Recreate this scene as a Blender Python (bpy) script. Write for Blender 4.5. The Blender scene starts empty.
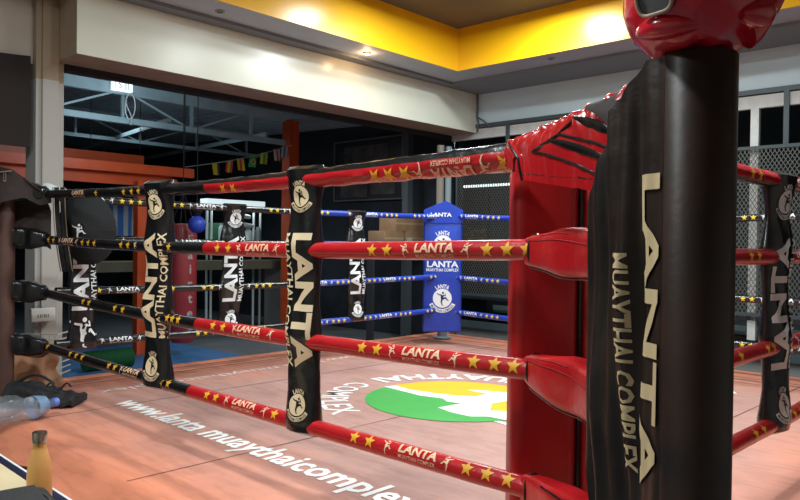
import bpy, bmesh, math, random
from math import sin, cos, pi, radians as R, atan2, sqrt
from mathutils import Vector, Matrix, noise
from mathutils.geometry import tessellate_polygon

scn = bpy.context.scene
COL = scn.collection
random.seed(7)

# ------------------------------------------------------------------ camera
EYE = 1.28                      # eye height above the gym floor
F = 722.0                       # focal length in pixels of an 800 wide frame
YAW = R(44.1)                   # the x axis lies this far to the right of the view
ROLL = R(0.7)
PITCH = R(-0.63)
cam_d = bpy.data.cameras.new('camera')
cam = bpy.data.objects.new('camera', cam_d)
COL.objects.link(cam)
cam_d.sensor_width = 36.0
cam_d.lens = F / 800 * 36.0
cam_d.clip_start = 0.02
fw = Vector((cos(YAW), sin(YAW), 0))
fwd = Vector((fw.x * cos(PITCH), fw.y * cos(PITCH), sin(PITCH)))
right = Vector((fw.y, -fw.x, 0))
up = right.cross(fwd)
r2 = right * cos(ROLL) + up * sin(ROLL) * 1.0
u2 = up * cos(ROLL) - right * sin(ROLL)
m = Matrix((r2, u2, -fwd)).transposed().to_4x4()
m.translation = Vector((0, 0, EYE))
cam.matrix_world = m
scn.camera = cam

# ------------------------------------------------------------------ world, lamps, exposure
w = bpy.data.worlds.new('night'); scn.world = w; w.use_nodes = True
w.node_tree.nodes['Background'].inputs[0].default_value = (0.05, 0.06, 0.08, 1)
w.node_tree.nodes['Background'].inputs[1].default_value = 0.25
scn.view_settings.view_transform = 'Standard'
scn.view_settings.look = 'None'
scn.view_settings.exposure = 0.02
scn.view_settings.gamma = 1.0
scn.view_settings.use_curve_mapping = False

BR = R(1.5)                     # the building is turned a little against the ring
def BW(u, v, z=0.0):
    return Vector((u * cos(BR) - v * sin(BR), u * sin(BR) + v * cos(BR), z))

def area(name, loc, size, power, col=(1, 1, 1), rot=(0, 0, 0), shape='SQUARE', size_y=None):
    l = bpy.data.lights.new(name, 'AREA'); l.energy = power; l.color = col; l.shape = shape
    l.size = size
    if size_y: l.size_y = size_y
    o = bpy.data.objects.new(name, l); COL.objects.link(o); o.location = loc; o.rotation_euler = rot
    return o
ZC = EYE + 2.26                 # tray ceiling
ZS = EYE + 1.816                # soffit
LAMPS = [(4.56, 3.98, 26), (5.37, 3.40, 58), (4.55, 2.75, 40), (3.2, 0.8, 105), (0.7, 2.0, 82), (-0.9, 2.9, 40)]
for i, (u, v, p) in enumerate(LAMPS):
    area('ceiling_lamp_light', BW(u, v, ZC - 0.075), 0.30, p, (0.91, 1.0, 0.99), shape='DISK')
# added fill lights that bring out the trusses and the yard behind
area('yard_fill_light', BW(4.6, 8.8, 2.75), 0.9, 17, (0.72, 0.9, 1.0), (0, 0, 0))
area('yard_fill_light', BW(3.2, 6.2, 2.35), 0.5, 8, (0.75, 0.92, 1.0), (R(120), 0, 0))
area('yard_fill_light', BW(6.0, 6.3, 2.35), 0.4, 10, (0.85, 0.95, 1.0), (0, 0, 0))
area('yard_fill_light', BW(9.3, 4.0, 2.9), 0.8, 30, (0.8, 0.92, 1.0), (0, 0, 0))

# ------------------------------------------------------------------ materials
MATS = {}
def mat(name, col, rough=0.5, metal=0.0, coat=0.0, emit=0.0, var=0.0, vscale=6.0, bump=0.0, bscale=40.0,
        col2=None, alpha=None, trans=0.0, spec=0.5, ecol=None):
    if name in MATS: return MATS[name]
    M = bpy.data.materials.new(name); M.use_nodes = True
    nt = M.node_tree; b = nt.nodes['Principled BSDF']
    b.inputs['Base Color'].default_value = (*col, 1)
    b.inputs['Roughness'].default_value = rough
    b.inputs['Metallic'].default_value = metal
    b.inputs['Coat Weight'].default_value = coat
    b.inputs['Coat Roughness'].default_value = 0.15
    b.inputs['Specular IOR Level'].default_value = spec
    b.inputs['Transmission Weight'].default_value = trans
    if emit:
        b.inputs['Emission Color'].default_value = (*(ecol or col), 1)
        b.inputs['Emission Strength'].default_value = emit
    tc = nt.nodes.new('ShaderNodeTexCoord')
    if var > 0 or col2:
        n = nt.nodes.new('ShaderNodeTexNoise'); n.inputs['Scale'].default_value = vscale
        n.inputs['Detail'].default_value = 6; nt.links.new(tc.outputs['Object'], n.inputs['Vector'])
        r = nt.nodes.new('ShaderNodeValToRGB')
        r.color_ramp.elements[0].position = 0.3; r.color_ramp.elements[1].position = 0.7
        c2 = col2 or tuple(min(1, c * (1 + var)) for c in col)
        c1 = col if col2 else tuple(c * (1 - var) for c in col)
        r.color_ramp.elements[0].color = (*c1, 1); r.color_ramp.elements[1].color = (*c2, 1)
        nt.links.new(n.outputs['Fac'], r.inputs['Fac']); nt.links.new(r.outputs['Color'], b.inputs['Base Color'])
    if bump > 0:
        n = nt.nodes.new('ShaderNodeTexNoise'); n.inputs['Scale'].default_value = bscale
        n.inputs['Detail'].default_value = 4; nt.links.new(tc.outputs['Object'], n.inputs['Vector'])
        bp = nt.nodes.new('ShaderNodeBump'); bp.inputs['Strength'].default_value = bump
        bp.inputs['Distance'].default_value = 0.01
        nt.links.new(n.outputs['Fac'], bp.inputs['Height']); nt.links.new(bp.outputs['Normal'], b.inputs['Normal'])
    MATS[name] = M
    return M

red = mat('red_vinyl', (0.47, 0.009, 0.014), 0.30, coat=0.35, var=0.12, vscale=9, bump=0.25, bscale=30)
redc = mat('red_foam_cover', (0.42, 0.006, 0.009), 0.42, coat=0.1, var=0.08, vscale=5, bump=0.12, bscale=25)
black = mat('black_vinyl', (0.007, 0.007, 0.008), 0.27, coat=0.3, var=0.3, vscale=8, bump=0.3, bscale=26)
blackr = mat('black_cloth', (0.008, 0.008, 0.010), 0.75, var=0.3, vscale=12, bump=0.3, bscale=60)
brownblk = mat('worn_black_vinyl', (0.006, 0.004, 0.004), 0.40, coat=0.05, col2=(0.032, 0.018, 0.014), vscale=5, bump=0.5, bscale=12)
blue = mat('blue_vinyl', (0.012, 0.05, 0.42), 0.4, coat=0.2, var=0.12, bump=0.15)
gold = mat('gold_print', (0.85, 0.42, 0.03), 0.45)
yel = mat('yellow_print', (0.85, 0.62, 0.05), 0.5)
cream = mat('cream_print', (0.80, 0.62, 0.40), 0.55)
creamr = mat('peach_print', (0.86, 0.52, 0.34), 0.5)
white = mat('white_print', (0.8, 0.82, 0.84), 0.5)
cwhite = mat('white_canvas_print', (0.86, 0.84, 0.83), 0.6)
cgreen = mat('green_canvas_print', (0.055, 0.38, 0.065), 0.55, var=0.05)
cyel = mat('yellow_canvas_print', (0.90, 0.49, 0.01), 0.55, var=0.04)
steelblk = mat('rusty_black_steel', (0.006, 0.006, 0.008), 0.42, coat=0.0, col2=(0.042, 0.016, 0.009), vscale=7, bump=0.05, bscale=60)
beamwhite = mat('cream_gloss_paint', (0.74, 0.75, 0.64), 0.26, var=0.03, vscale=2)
brown_shade = mat('lintel_shade_brown', (0.42, 0.31, 0.22), 0.6, var=0.1)
yellowp = mat('yellow_gloss_paint', (0.90, 0.47, 0.008), 0.27, var=0.03, vscale=1.5)
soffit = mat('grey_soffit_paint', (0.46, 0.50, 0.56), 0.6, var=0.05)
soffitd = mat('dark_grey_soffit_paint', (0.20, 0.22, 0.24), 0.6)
ceilg = mat('charcoal_ceiling_paint', (0.105, 0.10, 0.105), 0.5)
wallblue = mat('pale_blue_grey_paint', (0.60, 0.75, 0.82), 0.45, var=0.03, vscale=1.2)
wallbeige = mat('beige_wall_paint', (0.48, 0.42, 0.36), 0.7, var=0.05)
darkframe = mat('dark_window_frame', (0.05, 0.07, 0.08), 0.4)
whiteframe = mat('white_window_frame', (0.60, 0.61, 0.60), 0.5, var=0.08, vscale=12)
meshm = mat('grey_expanded_metal', (0.13, 0.13, 0.118), 0.5, metal=0.3)
steelblue = mat('blue_grey_steel_paint', (0.20, 0.28, 0.31), 0.5, var=0.15, vscale=5)
roofm = mat('dark_corrugated_roof', (0.22, 0.26, 0.29), 0.6, var=0.15)
darkwall = mat('dark_yard_wall', (0.016, 0.020, 0.028), 0.8, var=0.2)
orange = mat('orange_steel_paint', (0.55, 0.072, 0.014), 0.45, var=0.12)
concrete = mat('concrete_floor', (0.10, 0.11, 0.12), 0.7, var=0.2, vscale=3)
bluemat_m = mat('blue_floor_foam', (0.03, 0.13, 0.32), 0.6, var=0.1)
pinkedge = mat('orange_apron_cloth', (0.60, 0.20, 0.13), 0.7)
seamm = mat('dark_seam', (0.20, 0.08, 0.07), 0.8)
chrome = mat('brushed_cap_steel', (0.55, 0.5, 0.42), 0.25, metal=1.0)
lampw = mat('lamp_diffuser', (1, 1, 1), 0.5, emit=9.0, ecol=(0.97, 0.98, 1.0))
lampwarm = mat('warm_spot_diffuser', (1, 0.75, 0.45), 0.5, emit=14.0, ecol=(1, 0.62, 0.3))
lampblue = mat('cool_tube_glow', (0.6, 0.65, 0.68), 0.5, emit=0.85, ecol=(0.85, 0.97, 1.0))
greyplastic = mat('grey_metal', (0.35, 0.36, 0.37), 0.5)

# pane of glass
glass = bpy.data.materials.new('smoked_glass'); glass.use_nodes = True
nt = glass.node_tree; nt.nodes.clear()
o_ = nt.nodes.new('ShaderNodeOutputMaterial'); mx = nt.nodes.new('ShaderNodeMixShader')
tr = nt.nodes.new('ShaderNodeBsdfTransparent'); tr.inputs[0].default_value = (0.62, 0.68, 0.68, 1)
gl = nt.nodes.new('ShaderNodeBsdfGlossy'); gl.inputs['Roughness'].default_value = 0.06
fr = nt.nodes.new('ShaderNodeFresnel'); fr.inputs[0].default_value = 1.22
nt.links.new(fr.outputs[0], mx.inputs[0]); nt.links.new(tr.outputs[0], mx.inputs[1]); nt.links.new(gl.outputs[0], mx.inputs[2])
nt.links.new(mx.outputs[0], o_.inputs[0])
clear = bpy.data.materials.new('clear_plastic'); clear.use_nodes = True
nt = clear.node_tree; nt.nodes.clear()
o_ = nt.nodes.new('ShaderNodeOutputMaterial'); mx = nt.nodes.new('ShaderNodeMixShader'); mx.inputs[0].default_value = 0.18
tr = nt.nodes.new('ShaderNodeBsdfTransparent'); tr.inputs[0].default_value = (0.86, 0.9, 0.93, 1)
gl = nt.nodes.new('ShaderNodeBsdfPrincipled'); gl.inputs['Base Color'].default_value = (0.5, 0.55, 0.6, 1); gl.inputs['Roughness'].default_value = 0.08
nt.links.new(tr.outputs[0], mx.inputs[1]); nt.links.new(gl.outputs[0], mx.inputs[2]); nt.links.new(mx.outputs[0], o_.inputs[0])

lblm = clear.copy(); lblm.name = 'translucent_blue_label'
for n_ in lblm.node_tree.nodes:
    if n_.type == 'MIX_SHADER': n_.inputs[0].default_value = 0.55
    if n_.type == 'BSDF_PRINCIPLED': n_.inputs['Base Color'].default_value = (0.30, 0.50, 0.78, 1)
# canvas cloth: pink, worn greyer where the fighters move, orange and fresher along the outer apron
canvas_m = bpy.data.materials.new('pink_ring_canvas'); canvas_m.use_nodes = True
nt = canvas_m.node_tree; b = nt.nodes['Principled BSDF']; b.inputs['Roughness'].default_value = 0.62
tc = nt.nodes.new('ShaderNodeTexCoord')
sep = nt.nodes.new('ShaderNodeSeparateXYZ'); nt.links.new(tc.outputs['Object'], sep.inputs[0])
def mth(op, a, bb=None, clamp=False):
    n = nt.nodes.new('ShaderNodeMath'); n.operation = op; n.use_clamp = clamp
    for i, q in enumerate((a, bb)):
        if q is None: continue
        if isinstance(q, (int, float)): n.inputs[i].default_value = q
        else: nt.links.new(q, n.inputs[i])
    return n.outputs[0]
n1 = nt.nodes.new('ShaderNodeTexNoise'); n1.inputs['Scale'].default_value = 1.7; n1.inputs['Detail'].default_value = 7; n1.inputs['Roughness'].default_value = 0.62
nt.links.new(tc.outputs['Object'], n1.inputs['Vector'])
mp = nt.nodes.new('ShaderNodeMapping'); mp.inputs['Scale'].default_value = (14, 2.2, 1); mp.inputs['Rotation'].default_value = (0, 0, 0.6)
nt.links.new(tc.outputs['Object'], mp.inputs['Vector'])
n2 = nt.nodes.new('ShaderNodeTexNoise'); n2.inputs['Scale'].default_value = 2.2; n2.inputs['Detail'].default_value = 5; nt.links.new(mp.outputs[0], n2.inputs['Vector'])
dx = mth('ABSOLUTE', mth('SUBTRACT', sep.outputs[0], 0.0)); dy = mth('ABSOLUTE', mth('SUBTRACT', sep.outputs[1], 0.0))
dd = mth('MAXIMUM', dx, dy)
edge = mth('ADD', mth('MULTIPLY', mth('SUBTRACT', dd, 1.45), 1.15), mth('MULTIPLY', mth('SUBTRACT', n1.outputs['Fac'], 0.5), 1.0), True)
ra = nt.nodes.new('ShaderNodeValToRGB')
ra.color_ramp.elements[0].color = (0.50, 0.275, 0.235, 1); ra.color_ramp.elements[1].color = (0.70, 0.235, 0.13, 1)
nt.links.new(edge, ra.inputs['Fac'])
rb = nt.nodes.new('ShaderNodeValToRGB'); rb.color_ramp.elements[0].position = 0.36; rb.color_ramp.elements[1].position = 0.56
rb.color_ramp.elements[0].color = (0.80, 0.77, 0.77, 1); rb.color_ramp.elements[1].color = (1, 1, 1, 1)
nt.links.new(n1.outputs['Fac'], rb.inputs['Fac'])
rc = nt.nodes.new('ShaderNodeValToRGB'); rc.color_ramp.elements[0].position = 0.40; rc.color_ramp.elements[1].position = 0.5
rc.color_ramp.elements[0].color = (0.90, 0.88, 0.88, 1); rc.color_ramp.elements[1].color = (1, 1, 1, 1)
nt.links.new(n2.outputs['Fac'], rc.inputs['Fac'])
def mul(a, bb):
    n = nt.nodes.new('ShaderNodeMix'); n.data_type = 'RGBA'; n.blend_type = 'MULTIPLY'; n.inputs['Factor'].default_value = 1
    nt.links.new(a, n.inputs[6]); nt.links.new(bb, n.inputs[7]); return n.outputs[2]
nt.links.new(mul(mul(ra.outputs[0], rb.outputs[0]), rc.outputs[0]), b.inputs['Base Color'])
bp = nt.nodes.new('ShaderNodeBump'); bp.inputs['Strength'].default_value = 0.35; bp.inputs['Distance'].default_value = 0.012
nt.links.new(n1.outputs['Fac'], bp.inputs['Height']); nt.links.new(bp.outputs[0], b.inputs['Normal'])

# two tone pillar paint
pill_m = bpy.data.materials.new('two_tone_pillar_paint'); pill_m.use_nodes = True
nt = pill_m.node_tree; b = nt.nodes['Principled BSDF']; b.inputs['Roughness'].default_value = 0.6
tc = nt.nodes.new('ShaderNodeTexCoord'); sep = nt.nodes.new('ShaderNodeSeparateXYZ'); nt.links.new(tc.outputs['Object'], sep.inputs[0])
st = nt.nodes.new('ShaderNodeMath'); st.operation = 'GREATER_THAN'; st.inputs[1].default_value = EYE + 1.17
nt.links.new(sep.outputs[2], st.inputs[0])
mxc = nt.nodes.new('ShaderNodeMix'); mxc.data_type = 'RGBA'
mxc.inputs[6].default_value = (0.46, 0.44, 0.41, 1); mxc.inputs[7].default_value = (0.33, 0.25, 0.17, 1)
nt.links.new(st.outputs[0], mxc.inputs[0]); nt.links.new(mxc.outputs[2], b.inputs['Base Color'])

# ------------------------------------------------------------------ mesh building
class MB:
    def __init__(s): s.v = []; s.f = []; s.m = []; s.mats = []
    def mi(s, mt):
        if mt not in s.mats: s.mats.append(mt)
        return s.mats.index(mt)
    def add(s, vs, fs, mt):
        k = len(s.v); i = s.mi(mt)
        s.v += [Vector(p) for p in vs]
        for f in fs: s.f.append([k + a for a in f]); s.m.append(i)
    def box(s, c, sz, mt, rz=0.0, bev=0.0, rx=0.0, ry=0.0):
        bm = bmesh.new(); bmesh.ops.create_cube(bm, size=1)
        for v in bm.verts: v.co = Vector((v.co.x * sz[0], v.co.y * sz[1], v.co.z * sz[2]))
        if bev > 0: bmesh.ops.bevel(bm, geom=bm.edges[:], offset=bev, segments=3, affect='EDGES', profile=0.5)
        M = Matrix.Translation(Vector(c)) @ Matrix.Rotation(rz, 4, 'Z') @ Matrix.Rotation(rx, 4, 'X') @ Matrix.Rotation(ry, 4, 'Y')
        bm.verts.index_update()
        s.add([M @ v.co for v in bm.verts], [[v.index for v in f.verts] for f in bm.faces], mt); bm.free()
    def b2(s, a, b, mt, bev=0.0):
        s.box([(a[i] + b[i]) / 2 for i in range(3)], [abs(b[i] - a[i]) for i in range(3)], mt, bev=bev)
    def tube(s, pts, rad, mt, n=12, cap=True, upv=Vector((0, 0, 1))):
        pts = [Vector(p) for p in pts]
        if not hasattr(rad, '__len__'): rad = [rad] * len(pts)
        vs = []; fs = []
        prev = None
        for i, p in enumerate(pts):
            t = (pts[min(i + 1, len(pts) - 1)] - pts[max(i - 1, 0)]).normalized()
            if prev is None:
                a = upv if abs(t.dot(upv)) < 0.95 else Vector((1, 0, 0))
                x = t.cross(a).normalized()
            else:
                x = (prev - t * prev.dot(t)).normalized()
            prev = x; y = t.cross(x)
            for k in range(n):
                an = 2 * pi * k / n
                vs.append(p + (x * cos(an) + y * sin(an)) * rad[i])
        for i in range(len(pts) - 1):
            for k in range(n):
                fs.append([i * n + k, i * n + (k + 1) % n, (i + 1) * n + (k + 1) % n, (i + 1) * n + k])
        if cap: fs.append(list(range(n))[::-1]); fs.append([(len(pts) - 1) * n + k for k in range(n)])
        s.add(vs, fs, mt)
    def bar(s, p0, p1, w, h, mt):
        p0 = Vector(p0); p1 = Vector(p1); t = (p1 - p0).normalized()
        a = Vector((0, 0, 1)) if abs(t.z) < 0.95 else Vector((1, 0, 0))
        x = t.cross(a).normalized() * w / 2; y = x.normalized().cross(t) * h / 2
        vs = [p + q for p in (p0, p1) for q in (x + y, x - y, -x - y, -x + y)]
        s.add(vs, [[0, 1, 2, 3], [7, 6, 5, 4], [0, 4, 5, 1], [1, 5, 6, 2], [2, 6, 7, 3], [3, 7, 4, 0]], mt)
    def lathe(s, prof, c, mt, n=28):
        vs = []; fs = []
        for r, z in prof:
            for k in range(n): a = 2 * pi * k / n; vs.append((c[0] + r * cos(a), c[1] + r * sin(a), c[2] + z))
        for i in range(len(prof) - 1):
            for k in range(n): fs.append([i * n + k, i * n + (k + 1) % n, (i + 1) * n + (k + 1) % n, (i + 1) * n + k])
        fs.append(list(range(n))[::-1]); fs.append([(len(prof) - 1) * n + k for k in range(n)])
        s.add(vs, fs, mt)
    def grid(s, fn, nu, nv, mt, thick=0.0, two=False):
        """open sheet fn(a,b)->Vector with a,b in 0..1; thick gives it a back side and rim"""
        P = [[Vector(fn(i / nu, j / nv)) for j in range(nv + 1)] for i in range(nu + 1)]
        W = nv + 1
        vs = [p for row in P for p in row]
        fs = [[i * W + j, (i + 1) * W + j, (i + 1) * W + j + 1, i * W + j + 1] for i in range(nu) for j in range(nv)]
        if thick:
            N = []
            for i in range(nu + 1):
                for j in range(nv + 1):
                    a = P[min(i + 1, nu)][j] - P[max(i - 1, 0)][j]; b_ = P[i][min(j + 1, nv)] - P[i][max(j - 1, 0)]
                    n = a.cross(b_); N.append(n.normalized() if n.length > 1e-9 else Vector((0, 0, 1)))
            k = len(vs)
            vs += [vs[i] - N[i] * thick for i in range(k)]
            fs += [[a + k for a in f][::-1] for f in fs]
            rim = [i * W for i in range(nu + 1)] + [nu * W + j for j in range(1, W)] + [i * W + nv for i in range(nu - 1, -1, -1)] + [j for j in range(nv - 1, 0, -1)]
            for q in range(len(rim)):
                a, b_ = rim[q], rim[(q + 1) % len(rim)]; fs.append([b_, a, a + k, b_ + k])
        s.add(vs, fs, mt)
    def loft(s, secs, mt, n=20, power=2.6, cap=True):
        """secs: (centre, halfwidth vector, halfheight vector); superellipse sections"""
        vs = []; fs = []
        for c, hx, hy in secs:
            for k in range(n):
                a = 2 * pi * k / n; ca, sa = cos(a), sin(a)
                vs.append(Vector(c) + Vector(hx) * (abs(ca) ** (2 / power)) * (1 if ca >= 0 else -1) + Vector(hy) * (abs(sa) ** (2 / power)) * (1 if sa >= 0 else -1))
        for i in range(len(secs) - 1):
            for k in range(n): fs.append([i * n + k, i * n + (k + 1) % n, (i + 1) * n + (k + 1) % n, (i + 1) * n + k])
        if cap: fs.append(list(range(n))[::-1]); fs.append([(len(secs) - 1) * n + k for k in range(n)])
        s.add(vs, fs, mt)
    def decal(s, shape, fn, mt, h=0.0):
        vs, ts = shape
        s.add([fn(x, y, h) for x, y in vs], ts, mt)
    def obj(s, name, parent, off, smooth=True, ang=38, rot=0.0):
        me = bpy.data.meshes.new(name)
        me.from_pydata([v - off for v in s.v], [], s.f)
        for mt in s.mats: me.materials.append(mt)
        me.polygons.foreach_set('material_index', s.m)
        me.polygons.foreach_set('use_smooth', [smooth] * len(me.polygons))
        me.update()
        if smooth: me.set_sharp_from_angle(angle=R(ang))
        o = bpy.data.objects.new(name, me); COL.objects.link(o)
        if parent: o.parent = parent
        return o

def rotz(v, a): return Vector((v.x * cos(a) - v.y * sin(a), v.x * sin(a) + v.y * cos(a), v.z))

class Thing:
    """parts are built in ring (rot=0) or building (rot=BR) coordinates; root sits at the base centre"""
    def __init__(s, name, label, cat, group=None, rot=0.0, kind=None, smooth=True):
        s.name, s.label, s.cat, s.group, s.rot, s.kind, s.smooth = name, label, cat, group, rot, kind, smooth
        s.parts = []
    def part(s, name, mb=None, parent=None, label=None):
        mb = mb or MB(); s.parts.append([name, mb, parent, label]); return mb
    def done(s, origin=None):
        av = [v for p in s.parts for v in p[1].v]
        if origin is None:
            lo = Vector([min(v[i] for v in av) for i in range(3)]); hi = Vector([max(v[i] for v in av) for i in range(3)])
            c = Vector(((lo.x + hi.x) / 2, (lo.y + hi.y) / 2, lo.z))
        else: c = Vector(origin)
        if len(s.parts) == 1 and s.parts[0][0] == s.name:
            root = s.parts[0][1].obj(s.name, None, c, s.smooth)
        else:
            root = bpy.data.objects.new(s.name, None); COL.objects.link(root); root.empty_display_size = 0.1
            made = {}
            for name, mb, parent, label in s.parts:
                o = mb.obj(name, made.get(id(parent), root) if parent is not None else root, c, s.smooth)
                made[id(mb)] = o
                if label: o['label'] = label
        if len(s.parts) == 1 and s.parts[0][0] == s.name: pass
        # children meshes share the root origin, so sub-parts keep identity transforms
        root.location = rotz(c, s.rot); root.rotation_euler = (0, 0, s.rot)
        if s.kind == 'structure':
            root['kind'] = 'structure'
        else:
            root['label'] = s.label; root['category'] = s.cat
            if s.kind: root['kind'] = s.kind
            if s.group: root['group'] = s.group
        s.root = root
        return root

def simple(name, label, cat, fill, group=None, rot=0.0, kind=None, smooth=True, origin=None):
    t = Thing(name, label, cat, group, rot, kind, smooth); fill(t.part(name)); return t.done(origin)
def struct(name, fill, rot=BR, smooth=False, origin=None):
    return simple(name, None, None, fill, rot=rot, kind='structure', smooth=smooth, origin=origin)

# ------------------------------------------------------------------ flat shapes for printing
_tc = {}
def refine(vs, ts, L):
    bm = bmesh.new(); bv = [bm.verts.new((x, y, 0)) for x, y in vs]
    for t in ts:
        try: bm.faces.new([bv[i] for i in t])
        except ValueError: pass
    for _ in range(6):
        es = [e for e in bm.edges if e.calc_length() > L]
        if not es: break
        bmesh.ops.subdivide_edges(bm, edges=es, cuts=1, use_grid_fill=False)
        bmesh.ops.triangulate(bm, faces=bm.faces[:])
    bm.verts.index_update()
    out = ([(v.co.x, v.co.y) for v in bm.verts], [[v.index for v in f.verts] for f in bm.faces]); bm.free()
    return out
def text(s, h=1.0, w=None, bold=0.02, L=None, shear=0.0, space=1.0):
    """letters with cap height h centred on 0,0; w fits the width"""
    key = (s, bold, shear, space)
    if key not in _tc:
        cu = bpy.data.curves.new('t', 'FONT'); cu.body = s; cu.size = 1; cu.offset = bold; cu.resolution_u = 2
        cu.shear = shear; cu.space_character = space
        o = bpy.data.objects.new('t', cu); COL.objects.link(o)
        bpy.context.view_layer.update()
        me = o.evaluated_get(bpy.context.evaluated_depsgraph_get()).to_mesh()
        vs = [(v.co.x, v.co.y) for v in me.vertices]; ts = [list(p.vertices) for p in me.polygons]
        bpy.data.objects.remove(o); bpy.data.curves.remove(cu)
        _tc[key] = (vs, ts)
    vs, ts = _tc[key]
    x0 = min(v[0] for v in vs); x1 = max(v[0] for v in vs)
    y0, y1 = (0.0, 0.70)
    if s.islower() or s.startswith('www'): y0, y1 = 0.0, 0.70
    k = h / (y1 - y0); kx = (w / (x1 - x0)) if w else k
    out = [((x - (x0 + x1) / 2) * kx, (y - (y0 + y1) / 2) * k) for x, y in vs]
    if L: return refine(out, ts, L)
    return out, ts
def tess(poly):
    ts = tessellate_polygon([[Vector((x, y, 0)) for x, y in poly]])
    return poly, [list(t) for t in ts]
def merge(*sh):
    vs = []; ts = []
    for v, t in sh:
        k = len(vs); vs += list(v); ts += [[a + k for a in f] for f in t]
    return vs, ts
def place(sh, dx=0, dy=0, k=1.0, rot=0.0):
    c, s_ = cos(rot) * k, sin(rot) * k
    return [(x * c - y * s_ + dx, x * s_ + y * c + dy) for x, y in sh[0]], sh[1]
def star(r): return tess([(r * (1 if i % 2 == 0 else 0.42) * sin(i * pi / 5), r * (1 if i % 2 == 0 else 0.42) * cos(i * pi / 5)) for i in range(10)])
def disc(r, n=28): return [(0, 0)] + [(r * cos(2 * pi * i / n), r * sin(2 * pi * i / n)) for i in range(n)], [[0, 1 + i, 1 + (i + 1) % n] for i in range(n)]
def limb(pts, ws):
    L_ = []; Rr = []
    for i, (x, y) in enumerate(pts):
        a = pts[max(0, i - 1)]; b_ = pts[min(len(pts) - 1, i + 1)]
        d = sqrt((b_[0] - a[0]) ** 2 + (b_[1] - a[1]) ** 2) or 1
        nx, ny = -(b_[1] - a[1]) / d, (b_[0] - a[0]) / d
        L_.append((x + nx * ws[i] / 2, y + ny * ws[i] / 2)); Rr.append((x - nx * ws[i] / 2, y - ny * ws[i] / 2))
    n = len(pts); vs = L_ + Rr
    return vs, [[i, i + 1, n + i + 1, n + i] for i in range(n - 1)]
def kicker(k=1.0):
    """a leaping boxer with one knee thrown up, about 2k high"""
    sh = merge(limb([(0.02, 0.45), (-0.05, 0.1), (-0.02, -0.15)], [0.42, 0.34, 0.30]),      # trunk
               place(disc(0.15, 12), 0.08, 0.74),                                          # head
               limb([(0.12, 0.42), (0.42, 0.35), (0.36, 0.66)], [0.17, 0.14, 0.10]),       # guard arm
               limb([(-0.12, 0.44), (-0.45, 0.5), (-0.75, 0.68)], [0.17, 0.13, 0.09]),     # arm thrown back
               limb([(0.0, -0.08), (0.45, 0.08), (0.72, -0.25), (0.9, -0.22)], [0.28, 0.22, 0.13, 0.08]),   # knee
               limb([(-0.04, -0.1), (-0.12, -0.5), (-0.02, -0.92), (0.16, -0.98)], [0.27, 0.2, 0.11, 0.08]))  # standing leg
    return place(sh, 0, 0, k)
def arc(sh, rad, a0, inward=False):
    """bend a text line on a circle; inward: letter tops point to the centre (reads counterclockwise)"""
    out = []
    for x, y in sh[0]:
        if inward: a = a0 + x / rad; r = rad - y
        else: a = a0 - x / rad; r = rad + y
        out.append((r * cos(a), r * sin(a)))
    return out, sh[1]
def emblem(r):
    """(shape, dark?) list: round badge with a boxer, words above and below"""
    light = merge(disc(r), arc(text('LANTA', r * 0.42, r * 1.5, 0.03, L=r * 0.3), r * 1.28, pi / 2),
                  arc(([(x, y) for x, y in refine([(-1.5 * r, -.2 * r), (1.5 * r, -.2 * r), (1.5 * r, .2 * r), (-1.5 * r, .2 * r)], [[0, 1, 2], [0, 2, 3]], r * .25)[0]],
                       refine([(-1.5 * r, -.2 * r), (1.5 * r, -.2 * r), (1.5 * r, .2 * r), (-1.5 * r, .2 * r)], [[0, 1, 2], [0, 2, 3]], r * .25)[1]), r * 1.33, -pi / 2, True))
    dark = merge(place(kicker(r * 0.78), 0, 0), arc(text('MUAYTHAI COMPLEX', r * 0.26, r * 2.7, 0.01, L=r * 0.3), r * 1.33, -pi / 2, True))
    return light, dark
# ------------------------------------------------------------------ measuring against the ring frame
def ray(px, py=0.0):
    d = r2 * (px - 400) + u2 * (250 - py) + fwd * F
    return d.normalized()
def on_x(px, X):      # y where the column of sight px crosses the plane x = X
    d = ray(px, 250); return d.y * X / d.x
def on_y(px, Y):
    d = ray(px, 250); return d.x * Y / d.y
def on_z(px, py, Z):
    d = ray(px, py); t = (Z - EYE) / d.z; return Vector((d.x * t, d.y * t, Z))

X0, X1, Y0, Y1 = 1.62, 5.33, 0.87, 4.55       # rope square
LEV = [EYE + 0.262, EYE - 0.010, EYE - 0.328, EYE - 0.648]
ZK = EYE - 0.976                                # canvas top

# ================================================================== STRUCTURE
UW = 7.05; VB = 5.25
struct('floor', lambda b: b.b2((-4, -4, -0.1), (15, 17, 0.0), concrete), origin=(5, 6, -0.1))
struct('ceiling', lambda b: (b.b2((-3, -3, ZC), (6.04, 4.76, ZC + 0.1), ceilg)), origin=(2, 1, ZC))
# soffit round the tray
def _sof(b):
    b.b2((-3, 4.76, ZS), (6.04 + 0.0, VB + 0.4, ZS + 0.12), soffit)
    b.b2((6.04, -3, ZS), (UW + 0.15, VB + 0.4, ZS + 0.12), soffit)
struct('trim_1', _sof)
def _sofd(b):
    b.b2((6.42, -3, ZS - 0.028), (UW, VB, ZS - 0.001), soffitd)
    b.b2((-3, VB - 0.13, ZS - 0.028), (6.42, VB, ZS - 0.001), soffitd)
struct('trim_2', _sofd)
def _fas(b):
    b.b2((-3, 4.76, ZS + 0.121), (6.04, 4.84, ZC + 0.1), yellowp); b.b2((6.04, -3, ZS + 0.121), (6.12, 4.84, ZC + 0.1), yellowp)
    b.b2((-3, 4.755, ZS), (6.035, 4.76, ZC), yellowp); b.b2((6.035, -3, ZS), (6.04, 4.755, ZC), yellowp)
struct('trim_3', _fas)
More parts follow.
